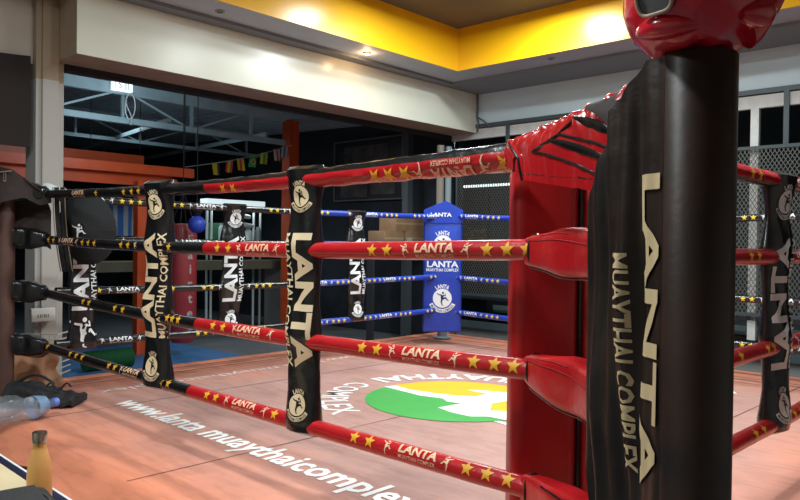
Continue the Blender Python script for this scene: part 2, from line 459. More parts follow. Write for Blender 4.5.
# cream lintel over the opening; shade on its underside and end coloured brown
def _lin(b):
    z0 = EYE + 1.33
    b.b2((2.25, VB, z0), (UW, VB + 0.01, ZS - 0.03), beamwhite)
    b.b2((2.25, VB + 0.01, z0), (UW, VB + 0.39, ZS - 0.03), brown_shade)
struct('trim_4', _lin)
struct('trim_5', lambda b: b.b2((2.33, VB + 0.39, EYE + 1.28), (UW, VB + 0.47, EYE + 1.40), mat('black_shutter_box', (0.012, 0.012, 0.014), 0.6)))
# pillar and the wall piece left of it
def _pil(b):
    b.b2((2.13, VB + 0.30, 0), (2.25, VB + 0.62, ZS), pill_m, 0.006)
    b.b2((2.09, VB + 0.32, 0), (2.15, VB + 0.5, ZS), pill_m, 0.006)
    b.b2((2.25, VB + 0.36, 0), (2.31, VB + 0.6, ZS), pill_m, 0.006)
struct('wall_left', _pil, origin=(0, 0, 0))
def _wl2(b):
    b.b2((-3, VB + 0.38, EYE + 1.28), (2.09, VB + 0.5, ZS), wallbeige)
struct('wall_left_upper', _wl2)
# right wall
def _wr(b):
    b.b2((UW, -3, EYE + 1.43), (UW + 0.15, VB + 0.4, ZS), wallblue)
    b.b2((UW + 0.05, -3, 0), (UW + 0.15, VB + 0.42, 0.25), mat('grey_kerb', (0.2, 0.2, 0.2), 0.7))
struct('wall_right', _wr)
struct('wall_back', lambda b: (b.b2((-3.1, -3, 0), (-3, 5.6, ZC), wallbeige)))
struct('wall_near', lambda b: (b.b2((-3, -3.1, 0), (UW, -3, ZC), wallbeige)))
struct('wall_far', lambda b: (b.b2((-4, 15, -0.1), (12, 15.1, 4), darkwall)))
struct('wall_yard_side', lambda b: (b.b2((7.35, VB + 0.5, 0), (7.45, 15, 4), darkwall)))
struct('wall_outside', lambda b: (b.b2((12, -4, 0), (12.1, 15, 4), mat('dim_outer_wall', (0.20, 0.22, 0.22), 0.8))))
# yard roof, corrugated, rising gently away
def _roof(b):
    def f(a, c):
        u = 0 + a * 7.3; v = VB + 0.42 + c * 9.3
        return Vector((u, v, EYE + 1.60 + 0.03 * (v - VB) + 0.022 * sin(u * 2 * pi / 0.19)))
    b.grid(f, 300, 3, roofm, thick=-0.01)
struct('ceiling_yard', _roof)

# window front of the right wall
def windows():
    t = Thing('window_1', None, None, rot=BR, kind='structure', smooth=False)
    f = t.part('window_frame'); wv = t.part('white_rail'); g = t.part('glass_pane')
    zt = EYE + 1.43; zm = EYE + 0.893
    f.b2((UW - 0.02, -3, zt - 0.045), (UW + 0.06, VB + 0.38, zt), darkframe)
    for v in (4.79, 3.3, 1.83, 0.35, -1.3): f.b2((UW - 0.02, v - 0.02, zm + 0.02), (UW + 0.0, v + 0.025, zt - 0.045), darkframe)
    wv.b2((UW, -3, zt - 0.17), (UW + 0.05, VB + 0.38, zt - 0.055), whiteframe)
    for v in (3.55, 2.10, 0.5): 
        wv.b2((UW, v - 0.035, 0.42), (UW + 0.05, v + 0.035, zt - 0.17), whiteframe)
    f.b2((UW, -3, 0.25), (UW + 0.06, VB + 0.38, 0.33), darkframe)
    f.b2((UW, -3, 0.60), (UW + 0.05, VB + 0.38, 0.66), darkframe)
    g.b2((UW + 0.056, -3, 0.3), (UW + 0.062, VB + 0.38, zt - 0.1), glass)
    t.done()
windows()
def fence():
    t = Thing('mesh_fence', 'grey expanded metal security mesh screening the windows of the right wall', 'fence', rot=BR, smooth=False)
    ms = t.part('diamond_mesh'); fr_ = t.part('mesh_frame')
    x = UW - 0.05; v0, v1 = 0.4, VB + 0.26; z0, z1 = EYE - 0.62, EYE + 0.893
    cw, ch = 0.036, 0.058
    nu = int((v1 - v0) / cw); nz = int((z1 - z0) / (ch / 1))
    r = 0.0034
    for j in range(nz):
        for i in range(nu):
            a = v0 + i * cw; z = z0 + j * ch
            mid = (x, a + cw / 2, z); 
            for p, q in (((a, z + ch / 2), (a + cw / 2, z)), ((a, z + ch / 2), (a + cw / 2, z + ch)), ((a + cw / 2, z), (a + cw, z + ch / 2)), ((a + cw / 2, z + ch), (a + cw, z + ch / 2))):
                ms.bar((x, p[0], p[1]), (x, q[0], q[1]), 0.004, r * 1.7, meshm)
    for z in (z0, z1): fr_.b2((x - 0.012, v0, z - 0.015), (x + 0.012, v1, z + 0.015), darkframe)
    for v in (v0, 1.5, 3.0, 4.35, v1): fr_.b2((x + 0.004, v - 0.012, 0.0), (x + 0.02, v + 0.012, z1), darkframe)
    t.done()
fence()

# ================================================================== RING
CX, CY = (1.12 + 6.0) / 2, (0.30 + 5.24) / 2
def platform():
    t = Thing('ring_platform', 'low boxing ring platform under a worn pink canvas printed with a green and yellow badge', 'boxing ring', smooth=True)
    c = t.part('canvas'); base = t.part('platform_base')
    xs0, xs1, ys0, ys1 = 1.12, 6.0, 0.30, 5.24
    N = 150
    def f(a, bb):
        x = xs0 + a * (xs1 - xs0); y = ys0 + bb * (ys1 - ys0)
        z = ZK
        e = x - xs0
        # laced front edge: the cloth rolls over the foam and pulls back between the lacing points
        k = abs(sin((y - 0.12) * pi / 0.66)) ** 0.6
        if e < 0.2:
            q = 1 - e / 0.2; z -= 0.06 * q * q; x += (1 - k) * 0.085 * q
        dv = min(y - ys0, ys1 - y, xs1 - x)
        if dv < 0.06: z -= 0.03 * (1 - dv / 0.06) ** 2
        z += 0.0015 * noise.noise(Vector((x * 2.1, y * 2.1, 0)))
        return Vector((x, y, z))
    c.grid(f, N, N, canvas_m)
    def skirt(b, p, q):
        for i in range(40):
            a = p.lerp(q, i / 40); e = p.lerp(q, (i + 1) / 40)
            b.add([(a.x, a.y, ZK - 0.04), (e.x, e.y, ZK - 0.04), (e.x, e.y, 0), (a.x, a.y, 0)], [[0, 1, 2, 3]], pinkedge)
    base.b2((xs0 + 0.075, ys0 + 0.03, 0), (xs1 - 0.02, ys1 - 0.02, ZK - 0.07), pinkedge)
    def flat(x, y, h=0): return Vector((x, y, ZK + 0.0018 + h * 0.6))
    def strip(x0, y0, x1, y1, mt=seamm, h=0.0):
        n = 24
        for i in range(n):
            a, b_ = i / n, (i + 1) / n
            if abs(x1 - x0) > abs(y1 - y0):
                X_, Xn = x0 + (x1 - x0) * a, x0 + (x1 - x0) * b_; c.add([flat(X_, y0, h), flat(Xn, y0, h), flat(Xn, y1, h), flat(X_, y1, h)], [[0, 1, 2, 3]], mt)
            else:
                Y_, Yn = y0 + (y1 - y0) * a, y0 + (y1 - y0) * b_; c.add([flat(x0, Y_, h), flat(x1, Y_, h), flat(x1, Yn, h), flat(x0, Yn, h)], [[0, 1, 2, 3]], mt)
    for y in (1.48, 2.79, 4.09): strip(xs0 + 0.2, y, xs1 - 0.08, y + 0.007)
    for y in (4.86, 5.02): strip(xs0 + 0.3, y, xs1 - 0.1, y + 0.016)
    for x in (5.62, 5.8): strip(x, ys0 + 0.1, x + 0.016, 4.86)
    def along(ox, oy, dx_, dy_, ux, uy):
        return lambda s_, t_, h: flat(ox + dx_ * s_ + ux * t_, oy + dy_ * s_ + uy * t_, h)
    g = lambda a, b_, w_: (text(a, 0.13, w_, 0.012, shear=0.0))
    a = on_z(118, 404, ZK); e = on_z(411, 503, ZK)
    ln = a.y - e.y
    ln *= 1.03; tx = text('www.lanta muaythaicomplex.com', 0.16, ln * 1.175, 0.024)
    xm = (a.x + e.x) / 2 + 0.035
    cx = a.y + 0.04 - ln * 1.175 / 2
    c.decal(tx, along(xm, cx, 0, -1, 1, 0), cwhite, 0.001)
    tx2 = text('www.lanta muaythaicomplex', 0.10, 2.3, 0.014)
    c.decal(tx2, along(3.1, 4.52, -1, 0, 0, -1), mat('faded_canvas_print', (0.66, 0.56, 0.54), 0.6), 0.001)
    c.decal(tx2, along(4.98, 2.85, 0, 1, -1, 0), cwhite, 0.001)
    # round badge
    BX, BY, BRr = 3.475, 2.86, 0.57
    pm = lambda x, y, h: flat(BX + x, BY + y, h)
    c.decal(refine(*disc(BRr, 48), 0.2), pm, cyel, 0.0008)
    # green half, cut along the boxer's back, read off the cloth
    def W(px, py): p = on_z(px, py, ZK); return (p.x - BX, p.y - BY)
    cut = [W(384, 387), W(400, 391), W(420, 396), W(443, 399), W(447, 402), W(460, 404), W(455, 406), W(440, 408), W(448, 412), W(470, 416), W(500, 418)]
    a0 = atan2(cut[0][1], cut[0][0]); a1 = atan2(cut[-1][1], cut[-1][0])
    if a1 < a0: a1 += 2 * pi
    n = 30
    rimp = [(BRr * cos(a0 + (a1 - a0) * i / n), BRr * sin(a0 + (a1 - a0) * i / n)) for i in range(n + 1)]
    gp = rimp + cut[::-1][0:]
    c.decal(tess(gp), pm, cgreen, 0.0018)
    wp = [W(384, 387), W(396, 386), W(410, 390), W(430, 393), W(455, 396), W(476, 397), W(487, 394), W(474, 392), W(467, 390), W(485, 391), W(505, 393), W(530, 394), W(530, 400),
          W(505, 402), W(492, 404), W(490, 411), W(512, 412), W(540, 414), W(530, 424), W(508, 421), W(488, 417), W(470, 417), W(452, 413), W(438, 408), W(462, 404), W(447, 402), W(443, 399), W(420, 396), W(400, 391)]
    c.decal(tess(wp), pm, cwhite, 0.0028)
    c.decal(arc(text('COMPLEX', 0.175, 0.92, 0.012, L=0.08), 0.76, R(131), True), pm, cwhite, 0.001)
    c.decal(arc(text('MUAYTHAI', 0.175, 1.16, 0.03, L=0.08), 0.76, R(42), True), pm, cwhite, 0.001)
    c.decal(arc(text('LANTA', 0.2, 0.80, 0.03, L=0.08), 0.68, R(-86)), pm, cwhite, 0.001)
    t.done(origin=(CX, CY, 0))
platform()

# ---- ropes
def level_path(P, Q, z, sag, z2=None):
    z2 = z if z2 is None else z2
    def f(s_):
        p = Vector(P).lerp(Vector(Q), s_)
        return Vector((p.x, p.y, z + (z2 - z) * s_ - sag * 4 * s_ * (1 - s_)))
    return f
def rope(name, label, P, Q, n, z, sag, segs, prints, group, rfun=None, z2=None, tw=0.0, wr=0.0):
    """segs: (s0,s1,material,stripe material); prints: (s centre, kind, material, angle, flip)"""
    path = level_path(P, Q, z, sag, z2); Ln = (Vector(Q) - Vector(P)).length
    n = Vector(n); upv = Vector((0, 0, 1))
    t = Thing(name, label, 'rope', group)
    r0 = rfun or (lambda s_: 0.027)
    parts = []
    for s0, s1, mt, stripe in segs:
        b = t.part('rope_cover')
        nn = max(6, int((s1 - s0) * Ln / 0.025)); K = 20
        vs = []
        for i in range(nn + 1):
            s_ = s0 + (s1 - s0) * i / nn; c = path(s_); r = r0(s_)
            for k in range(K):
                a = 2 * pi * k / K
                rr = r * (1 + wr * noise.noise(Vector((s_ * Ln * 16, k * 0.9 + z * 30, z * 7))) + wr * 0.8 * max(0, sin(k * 1.3 + s_ * Ln * 40)) * 0.5)
                vs.append(c + (n * cos(a) + upv * sin(a)) * rr)
        fs = []; k0 = len(b.v)
        for i in range(nn):
            for k in range(K):
                f = [i * K + k, i * K + (k + 1) % K, (i + 1) * K + (k + 1) % K, (i + 1) * K + k]
                am = (k + 0.5) * 360 / K
                mm = stripe[2] if stripe and stripe[0] <= am <= stripe[1] else mt
                b.f.append([q + k0 for q in f]); b.m.append(b.mi(mm))
        b.v += vs
        b.f.append([k0 + q for q in range(K)][::-1]); b.m.append(b.mi(mt)); b.f.append([k0 + nn * K + q for q in range(K)]); b.m.append(b.mi(mt))
        parts.append((s0, s1, b))
    for sc, kind, mt, ang, flip in prints:
        b = next((q[2] for q in parts if q[0] <= sc <= q[1]), None)
        if b is None: continue
        fl = -1 if flip else 1
        def fn(x, y, h, sc=sc, ang=ang, fl=fl):
            s_ = sc + fl * x / Ln; r = r0(min(max(s_, 0), 1)); a = ang + fl * y / r
            return path(s_) + (n * cos(a) + upv * sin(a)) * (r * (1 + wr * 0.35) + 0.0012 + h)
        r = r0(sc)
        if kind == 'star': sh = refine(*star(r * 0.86), r * 0.5)
        elif kind == 'kick': sh = refine(*kicker(r * 0.85), r * 0.5)
        elif kind == 'kickm': sh = refine(*(([(-x, y) for x, y in kicker(r * 0.85)[0]]), kicker(1)[1]), r * 0.5)
        elif kind == 'words':
            sh = merge(place(text('LANTA', r * 0.95, 0.155, 0.035, L=r * 0.4), 0, r * 0.28), place(text('MUAYTHAI COMPLEX', r * 0.38, 0.15, 0.01, L=r * 0.4), 0, -r * 0.62))
        b.decal(sh, fn, mt, 0)
    return t.done()

def sN(px): return (Y1 - on_x(px, X0)) / (Y1 - Y0)          # near side, from the left corner to the near corner
def sL(px): return (on_y(px, Y1) - X0) / (X1 - X0)          # left side, to the far corner
def sF(px): return (Y1 - on_x(px, X1)) / (Y1 - Y0)          # far side
def sR(px): return (on_y(px, Y0) - X0) / (X1 - X0)          # right side

NE = sN(536); NS = 0.02
spec = [
 (209, [(128, 'star'), (136, 'star'), (143, 'star'), (82, 'words'), (100, 'star')], [(228, 'star'), (238, 'star'), (381, 'star'), (395, 'star'), (411, 'star'), (426, 'kick'), (457, 'words'), (489, 'kickm'), (511, 'star'), (528, 'star')]),
 (208, [(53, 'star'), (58, 'star'), (64, 'kick'), (72, 'words'), (81, 'kickm'), (87, 'star'), (93, 'star'), (99, 'star'), (126, 'star'), (133, 'star'), (140, 'kick'), (174, 'star')],
       [(223, 'star'), (234, 'star'), (244, 'kick'), (263, 'words'), (282, 'kickm'), (378, 'star'), (393, 'star'), (410, 'kick'), (440, 'words'), (473, 'kickm'), (493, 'star'), (513, 'star'), (533, 'star')]),
 (200, [(88, 'star'), (94, 'star'), (120, 'star'), (128, 'star'), (173, 'star'), (178, 'star'), (184, 'star')], [(219, 'star'), (229, 'star'), (240, 'kick'), (255, 'words'), (277, 'kickm'), (369, 'star'), (384, 'star'), (398, 'kick'), (428, 'words'), (462, 'kickm'), (481, 'star'), (502, 'star'), (521, 'star')]),
 (193, [(46, 'star'), (52, 'star'), (75, 'star'), (81, 'star'), (87, 'star'), (114, 'star'), (120, 'star'), (126, 'kick'), (136, 'words'), (167, 'star'), (174, 'star')], [(213, 'star'), (222, 'star'), (232, 'kick'), (250, 'words'), (271, 'kickm'), (281, 'star'), (362, 'star'), (377, 'star'), (394, 'kick'), (425, 'words'), (455, 'kickm'), (475, 'star'), (495, 'star'), (516, 'star')]),
]
names = ['top', 'second', 'third', 'bottom']
sagN = [0.03, 0.027, 0.034, 0.012]
angN = [-0.12, 0.05, 0.35, 0.60]
for i in range(4):
    px, bp_, rp = spec[i]
    pr = [(sN(p), k, gold if k == 'star' else creamr, angN[i], False) for p, k in bp_]
    pr += [(sN(p), k, gold if k == 'star' else creamr, angN[i] - (0.50 if i == 0 else 0), i == 0) for p, k in rp]
    if i == 0: rf = lambda s_: 0.024 + 0.017 * max(0, (s_ - 0.25) / 0.75) ** 1.3
    else: rf = lambda s_: 0.026 + 0.003 * s_
    st = (25, 85, black) if i == 0 else None
    rope('ring_rope', 'near side %s rope, red towards the steel post and black towards the pillar' % names[i],
         (X0, Y1, 0), (X0, Y0, 0), (-1, 0, 0), LEV[i], sagN[i], [(NS, sN(px), black, None), (sN(px), NE, red, st)], pr, 'padded ropes of the near side', rf, wr=0.14 if i == 0 else 0.035,
         z2=LEV[i] + (-0.02 if i == 0 else 0))
def pat(a, b_, step, side, mt_star, mt_txt):
    out = []; p = a
    while p < b_:
        for d, k in ((0, 'star'), (0.06, 'star'), (0.125, 'kick'), (0.25, 'words'), (0.375, 'kickm'), (0.44, 'star'), (0.50, 'star'), (0.56, 'star')):
            out.append((p + d / 3.7, k, mt_star if k == 'star' else mt_txt, 0.05, False))
        p += step
    return out
blL = [(284, 0.0), (296, 0.0), (372, 0.0), (280, 0.0)]
for i in range(4):
    s0 = sL((138, 122, 170, 164)[i]) - 0.56 / 3.7 if i in (0, 1) else sL(97) - 0.56 / 3.7
    if i == 2: s0 = sL(98) - 0.06 / 3.7
    if i == 3: s0 = sL(91) - 0.06 / 3.7
    pr = pat(s0, 1.0, 0.80 / 3.7, 'L', yel, white)
    pr = [q for q in pr if 0.03 < q[0] < 0.955]
    rope('ring_rope', 'left side %s rope of the ring, black then blue towards the blue corner' % names[i],
         (X0, Y1, 0), (X1, Y1, 0), (0, -1, 0), LEV[i] - (0.018, 0, 0, 0)[i] + 0.005, 0.02, [(0.02, sL(292), black, None), (sL(292), 0.965, blue, None)], pr, 'padded ropes of the left side', lambda s_: 0.024, wr=0.05)
for i in range(4):
    pr = pat(sF(468) - 0.19 / 3.7, 0.42, 0.80 / 3.7, 'F', yel, white) + pat(sF(745), 1.0, 0.80 / 3.7, 'F', yel, white)
    pr = [q for q in pr if 0.04 < q[0] < 0.97]
    rope('ring_rope', 'far side %s rope before the mesh, blue by the blue corner, black further right' % names[i],
         (X1, Y1, 0), (X1, Y0, 0), (-1, 0, 0), LEV[i] + (0, -0.02, 0, -0.01)[i], 0.02 + (0.03 if i == 0 else 0), [(0.035, 0.5, blue, None), (0.5, 0.98, black, None)], pr, 'padded ropes of the far side', lambda s_: 0.025, wr=0.06, z2=LEV[i] - 0.035)
angR = [-0.05, 0.1, 0.35, 0.5]
for i in range(4):
    st = sR(742)
    pr = [(sR(p), k, gold if k == 'star' else creamr, angR[i], False) for p, k in ((743, 'star'), (751, 'star'), (776, 'star'))]
    pr += [(sR(795) + 0.0, 'words', white, angR[i], False)]
    if i == 3: pr = [(sR(p), k, gold if k == 'star' else creamr, angR[i], False) for p, k in ((752, 'star'), (760, 'star'), (791, 'star'), (797, 'star'))]
    if i == 2: pr = [(sR(p), k, gold if k == 'star' else white, angR[i], False) for p, k in ((735, 'star'), (762, 'star'), (768, 'star'), (792, 'kick'), (805, 'words'))]
    rope('ring_rope', 'right side %s red rope passing behind the steel post' % names[i],
         (X0, Y0, 0), (X1, Y0, 0), (0, -1, 0), LEV[i] - (0.01, 0.02, 0.04, 0.01)[i], 0.008, [(0.06, 0.97, red, (260, 330, black) if i == 0 else None)], pr, 'padded ropes of the right side', lambda s_: 0.0285, wr=0.05)

# ---- vertical ties (printed sleeves round all four ropes)
def tie(label, at, n, along_, z0, z1, wid, dirn, prt, group, bow=0.0, top_emb=True, figure=False, seed=1, lean=0.0):
    t = Thing('rope_tie', label, 'rope tie', group)
    b = t.part('rope_tie')
    tc_ = -Vector((at[0], at[1], 0)).normalized(); n = (Vector(n) * 0.85 + tc_ * 0.15).normalized()
    al = Vector((-n.y, n.x, 0)); al = al if al.dot(Vector(along_)) > 0 else -al
    def ctr(z): 
        q = (z - z0) / (z1 - z0)
        return Vector((at[0], at[1], z)) + al * (bow * sin(q * pi * 2.2 + seed) + lean * (q - .5))
    def hw(z):
        d = min(abs(z - L_) for L_ in LEV); k = min(1, d / 0.12)
        return wid / 2 * (1.0 - 0.16 * k + 0.06 * sin(z * 17 + seed))
    def th(z):
        d = min(abs(z - L_) for L_ in LEV); k = min(1, d / 0.11)
        return 0.044 - 0.020 * k
    def front(x, z, h=0):
        e = max(-1, min(1, x / hw(z)))
        return ctr(z) + al * x + n * (th(z) * (1 - abs(e) ** 3) ** 0.5 + 0.004 * sin(e * 5 + z * 22 + seed) * (1 - e * e) + 0.0015 + h)
    secs = []
    NZ = 64
    for i in range(NZ + 1):
        z = z0 + (z1 - z0) * i / NZ
        kk = min(1, (z - z0) / 0.02 + 0.25, (z1 - z) / 0.02 + 0.25)
        secs.append((ctr(z), al * hw(z) * (0.92 + 0.08 * kk), n * th(z) * kk))
    vs = []; fs = []; K = 28
    for i, (c, hx, hy) in enumerate(secs):
        z = c.z
        for k in range(K):
            a = 2 * pi * k / K; ca, sa = cos(a), sin(a)
            e = (abs(ca) ** 0.8) * (1 if ca >= 0 else -1)
            w_ = (1 - abs(e) ** 3) ** 0.5 * (1 if sa >= 0 else -1)
            vs.append(c + hx * e + hy * w_ + (n * 0.004 * sin(e * 5 + z * 22 + seed) * (1 - e * e) if sa > 0 else Vector()))
    for i in range(len(secs) - 1):
        for k in range(K): fs.append([i * K + k, i * K + (k + 1) % K, (i + 1) * K + (k + 1) % K, (i + 1) * K + k])
    fs.append(list(range(K))[::-1]); fs.append([(len(secs) - 1) * K + k for k in range(K)])
    b.add(vs, fs, black)
    H = z1 - z0; zc = (z0 + z1) / 2
    def mapper(zm, x0=0):
        if dirn == 'down': return lambda s_, t_, h: front(x0 + t_, zm - s_, h)
        return lambda s_, t_, h: front(x0 - t_, zm + s_, h)
    big = text('LANTA', wid * 0.46, H * 0.50, 0.035, L=0.03); sm = text('MUAYTHAI COMPLEX', wid * 0.20, H * 0.50, 0.02, L=0.03)
    sgn = 1 if dirn == 'down' else -1
    b.decal(big, mapper(zc, sgn * wid * 0.13), prt, 0.001)
    b.decal(sm, mapper(zc, -sgn * wid * 0.30), prt, 0.001)
    lt, dk = emblem(wid * 0.22)
    lt = refine(*lt, 0.03); dk = refine(*dk, 0.02)
    spots = [(z0 + H * 0.115, 1), (z1 - H * 0.115, 1)]
    for zz, _ in spots:
        if figure and zz < zc:
            b.decal(place(kicker(wid * 0.55), 0, 0), lambda x, y, h, zz=zz: front(x, zz + y, h), prt, 0.001)
            continue
        for shp, mt, h in ((lt, prt, 0.001), (dk, black, 0.0022)):
            b.decal(shp, lambda x, y, hh, zz=zz: front(x, zz + y, hh), mt, h)
    return t.done()
ztop = LEV[0] + 0.045; zbot = LEV[3] - 0.045
nx = (-1, 0, 0)
tie('black sleeve tying the near ropes, gold lettering down it, nearest to the red corner', (X0, on_x(305, X0)), nx, (0, -1, 0), zbot + 0.0, LEV[0] + 0.006, 0.170, 'down', cream, 'sleeves tying the ring ropes together', 0.003, seed=1)
tie('black sleeve on the near ropes with gold upward lettering, second from the red corner', (X0, on_x(159, X0)), nx, (0, -1, 0), zbot, LEV[0] + 0.008, 0.205, 'up', cream, 'sleeves tying the ring ropes together', 0.006, seed=2.5)
ny = (0, -1, 0)
tie('black sleeve with white lettering nearest the pillar on the left ropes', (on_y(83, Y1), Y1), ny, (1, 0, 0), zbot + 0.0, LEV[0] + 0.028, 0.18, 'up', white, 'sleeves tying the ring ropes together', 0.004, figure=True, seed=4)
tie('black sleeve with white lettering on the left ropes before the lit white rack', (on_y(232, Y1), Y1), ny, (1, 0, 0), zbot + 0.01, LEV[0] + 0.004, 0.20, 'up', white, 'sleeves tying the ring ropes together', 0.006, seed=5, lean=0.05)
tie('black sleeve with white lettering on the left ropes nearest the blue corner', (on_y(356, Y1), Y1), ny, (1, 0, 0), zbot + 0.01, LEV[0] + 0.004, 0.20, 'up', white, 'sleeves tying the ring ropes together', 0.006, seed=6)
tie('black sleeve with white lettering on the right ropes at the right edge', (on_y(777, Y0), Y0), ny, (1, 0, 0), zbot - 0.01, LEV[0] + 0.018, 0.20, 'up', white, 'sleeves tying the ring ropes together', 0.006, seed=0.4)

# ---- corner posts
PX, PY = 1.25, 0.50
def post_near():
    t = Thing('corner_post', 'thick rusty black steel ring post in the foreground wearing a red head guard', 'ring post', 'steel ring posts')
    p = t.part('post_tube'); p.lathe([(0.0625, ZK + 0.012), (0.0625, EYE + 0.322), (0.060, EYE + 0.326), (0.02, EYE + 0.327)], (PX, PY, 0), steelblk, 48)
    f = t.part('base_flange'); f.lathe([(0.11, 0), (0.11, 0.012), (0.07, 0.02)], (PX, PY, ZK + 0.008), steelblk, 32)
    for L_ in LEV: t.part('hook_plate', parent=p).box((PX + 0.07, PY + 0.05, L_), (0.05, 0.012, 0.05), steelblk, rz=R(45))
    t.done()
post_near()
def post(name, label, x, y, r, z, mt):
    t = Thing(name, label, 'ring post', 'steel ring posts')
    t.part('post_tube').lathe([(r, ZK + 0.012), (r, z), (r * 0.9, z + 0.006), (r * 0.3, z + 0.007)], (x, y, 0), mt, 28)
    t.part('base_flange').lathe([(r * 1.8, 0), (r * 1.8, 0.012), (r * 1.1, 0.02)], (x, y, ZK + 0.008), mt, 24)
    t.done()
lp = (1.46, 4.70)
post('corner_post', 'brown steel ring post at the left edge under a draped black cloth', lp[0], lp[1], 0.05, EYE + 0.33, mat('brown_steel', (0.10, 0.05, 0.04), 0.5, var=0.2))
post('corner_post', 'grey steel ring post behind the blue corner pad', 5.56, 4.78, 0.05, EYE + 0.40, mat('blue_grey_pipe', (0.25, 0.31, 0.35), 0.45))

# ---- red corner pad in two hinged foam leaves
def cushion(label, c0, d, ln, thick, z0, z1, mt, gapmt, group, txt=False):
    t = Thing('corner_pad', label, 'corner pad', group)
    d = Vector(d).normalized(); n = Vector((-d.y, d.x, 0))      # inward
    g = 0.007
    half = (ln - g) / 2
    for k, off in enumerate((0, half + g)):
        b = t.part('foam_leaf')
        c = Vector((*c0, 0)) + d * (off + half / 2) + n * thick / 2
        rz = atan2(d.y, d.x)
        bm_ = 0.034
        b.box((c.x, c.y, (z0 + z1) / 2), (half, thick, z1 - z0), mt, rz=rz, bev=bm_)
    s = t.part('hinge_strip'); c = Vector((*c0, 0)) + d * (half + g / 2) + n * thick * 0.5
    s.box((c.x, c.y, (z0 + z1) / 2), (g * 1.2, thick * 0.8, z1 - z0 - 0.06), gapmt, rz=atan2(d.y, d.x))
    return t
t = cushion('tall red padded corner cushion standing inside the near red corner', (1.685, 1.185), (1, -1, 0), 0.385, 0.125, ZK + 0.05, EYE + 0.235, redc, black, 'corner pads'); t.done()

# ---- red covers over the turnbuckles
def cover(label, z, mt, A, M_, P_, hs, thk, group, style=0, pipe=black, arm=None):
    t = Thing('turnbuckle_cover', label, 'rope cover', group)
    b = t.part('cover_body'); pp = t.part('piping', parent=b)
    A, M_, P_ = Vector(A), Vector(M_), Vector(P_)
    pts = []; NN = 18
    secs = []
    for i in range(NN + 1):
        q = i / NN
        p = A.lerp(M_, q * 2) if q < 0.5 else M_.lerp(P_, q * 2 - 1)
        tdir = (P_ - A); tdir.z = 0; tdir.normalize(); nrm = Vector((-tdir.y, tdir.x, 0))
        hh = hs[0] + (hs[1] - hs[0]) * min(1, q / 0.32) ** 0.8 + (hs[2] - hs[1]) * max(0, (q - 0.32) / 0.68)
        zo = hs[3] * q + (hs[4] * q * q if len(hs) > 4 else 0)
        tk = thk * (0.45 + 0.55 * min(1, q / 0.3))
        wv = 0.003 * sin(i * 0.7 + z * 9)
        secs.append((Vector((p.x, p.y, z + zo)) + nrm * wv, nrm * tk, Vector((0, 0, hh + 0.002 * sin(i * 0.9 + z)))))
    b.loft(secs, mt, 32, 4.2)
    # piping: rim ring at the rope end, seam along the lower edge and a curved seam across the face
    tdir = (P_ - A).normalized(); nrm = Vector((-tdir.y, tdir.x, 0))
    c, hx, hy = secs[1]
    pp.tube([c + hx * 1.04 * cos(2 * pi * k / 20) + hy * 1.04 * sin(2 * pi * k / 20) for k in range(21)], 0.0042, pipe, 8)
    def surf(i_, a):
        c, hx, hy = secs[i_]; ca, sa = cos(a), sin(a); w_ = 2 / 4.2
        return c + (hx * abs(ca) ** w_ * (1 if ca >= 0 else -1) + hy * abs(sa) ** w_ * (1 if sa >= 0 else -1)) * 1.015
    side = pi if (surf(8, pi) - Vector((0, 0, z))).length < (surf(8, 0) - Vector((0, 0, z))).length else 0
    def face(i_, e):      # e -1..1 from lower to upper rim on the camera face
        return surf(i_, side + (e * 1.45 if side == 0 else -e * 1.45))
    pp.tube([face(i_, -0.86) for i_ in range(1, NN)], 0.004, pipe, 8)
    if style == 0:
        st = t.part('stitching', parent=b); st.tube([face(i_, 0.30 - 0.02 * i_) for i_ in range(1, NN)], 0.0016, mat('dark_red_stitching', (0.30, 0.006, 0.008), 0.6), 6)
        st.tube([face(i_, 0.62 - 0.03 * i_) for i_ in range(3, 9)], 0.0013, mat('dark_red_stitching', (0.3, 0.006, 0.008)), 6)
    if style == 1:
        for e0, e1, a0, a1, wd in ((0.1, -0.25, 3, 9, 0.010), (0.45, 0.05, 4, 10, 0.014), (0.75, 0.4, 6, 11, 0.012)):
            pp.loft([(face(i_, e0 + (e1 - e0) * (i_ - a0) / (a1 - a0)), nrm * 0.003, Vector((0, 0, wd * 0.5 * (0.5 + 0.5 * sin(pi * (i_ - a0 + 0.6) / (a1 - a0 + 1.2)))))) for i_ in range(a0, a1 + 1)], pipe, 10)
    if style == 2:
        sw = t.part('black_patch', parent=b)
        sw.loft([(face(i_, -0.45 + 0.12 * (i_ - 3)), nrm * 0.003, Vector((0, 0, 0.014 + 0.012 * sin(pi * (i_ - 3) / 7)))) for i_ in range(3, 12)], pipe, 10)
        sw.tube([face(i_, 0.55 - 0.02 * i_) for i_ in range(4, 12)], 0.003, pipe, 6)
    if arm:
        ar = t.part('side_arm'); q0, q1 = Vector(arm[0]), Vector(arm[1]); td = (q1 - q0).normalized(); nn_ = Vector((-td.y, td.x, 0))
        ar.loft([(Vector((*q0.lerp(q1, k / 8).xy, z - 0.01)), nn_ * thk * (0.95 - 0.4 * k / 8), Vector((0, 0, hs[1] - (hs[1] - hs[0]) * k / 8))) for k in range(9)], mt, 20, 3)
    return t.done()
Ea = (X0, on_x(531, X0), 0); Mm = (1.53, 0.86, 0); Pp = (PX + 0.055, PY + 0.075, 0)
nm = ['large crumpled red cover wrapping the topmost rope end above the red corner', 'plain red turnbuckle cover on the second rope beside the red corner pad',
      'red turnbuckle cover with stitched patch on the third rope by the red corner', 'lowest red turnbuckle cover with a black curved patch by the red corner']
armA = ((PX + 0.10, PY + 0.09, 0), (X0 + 0.24, Y0 - 0.0, 0))
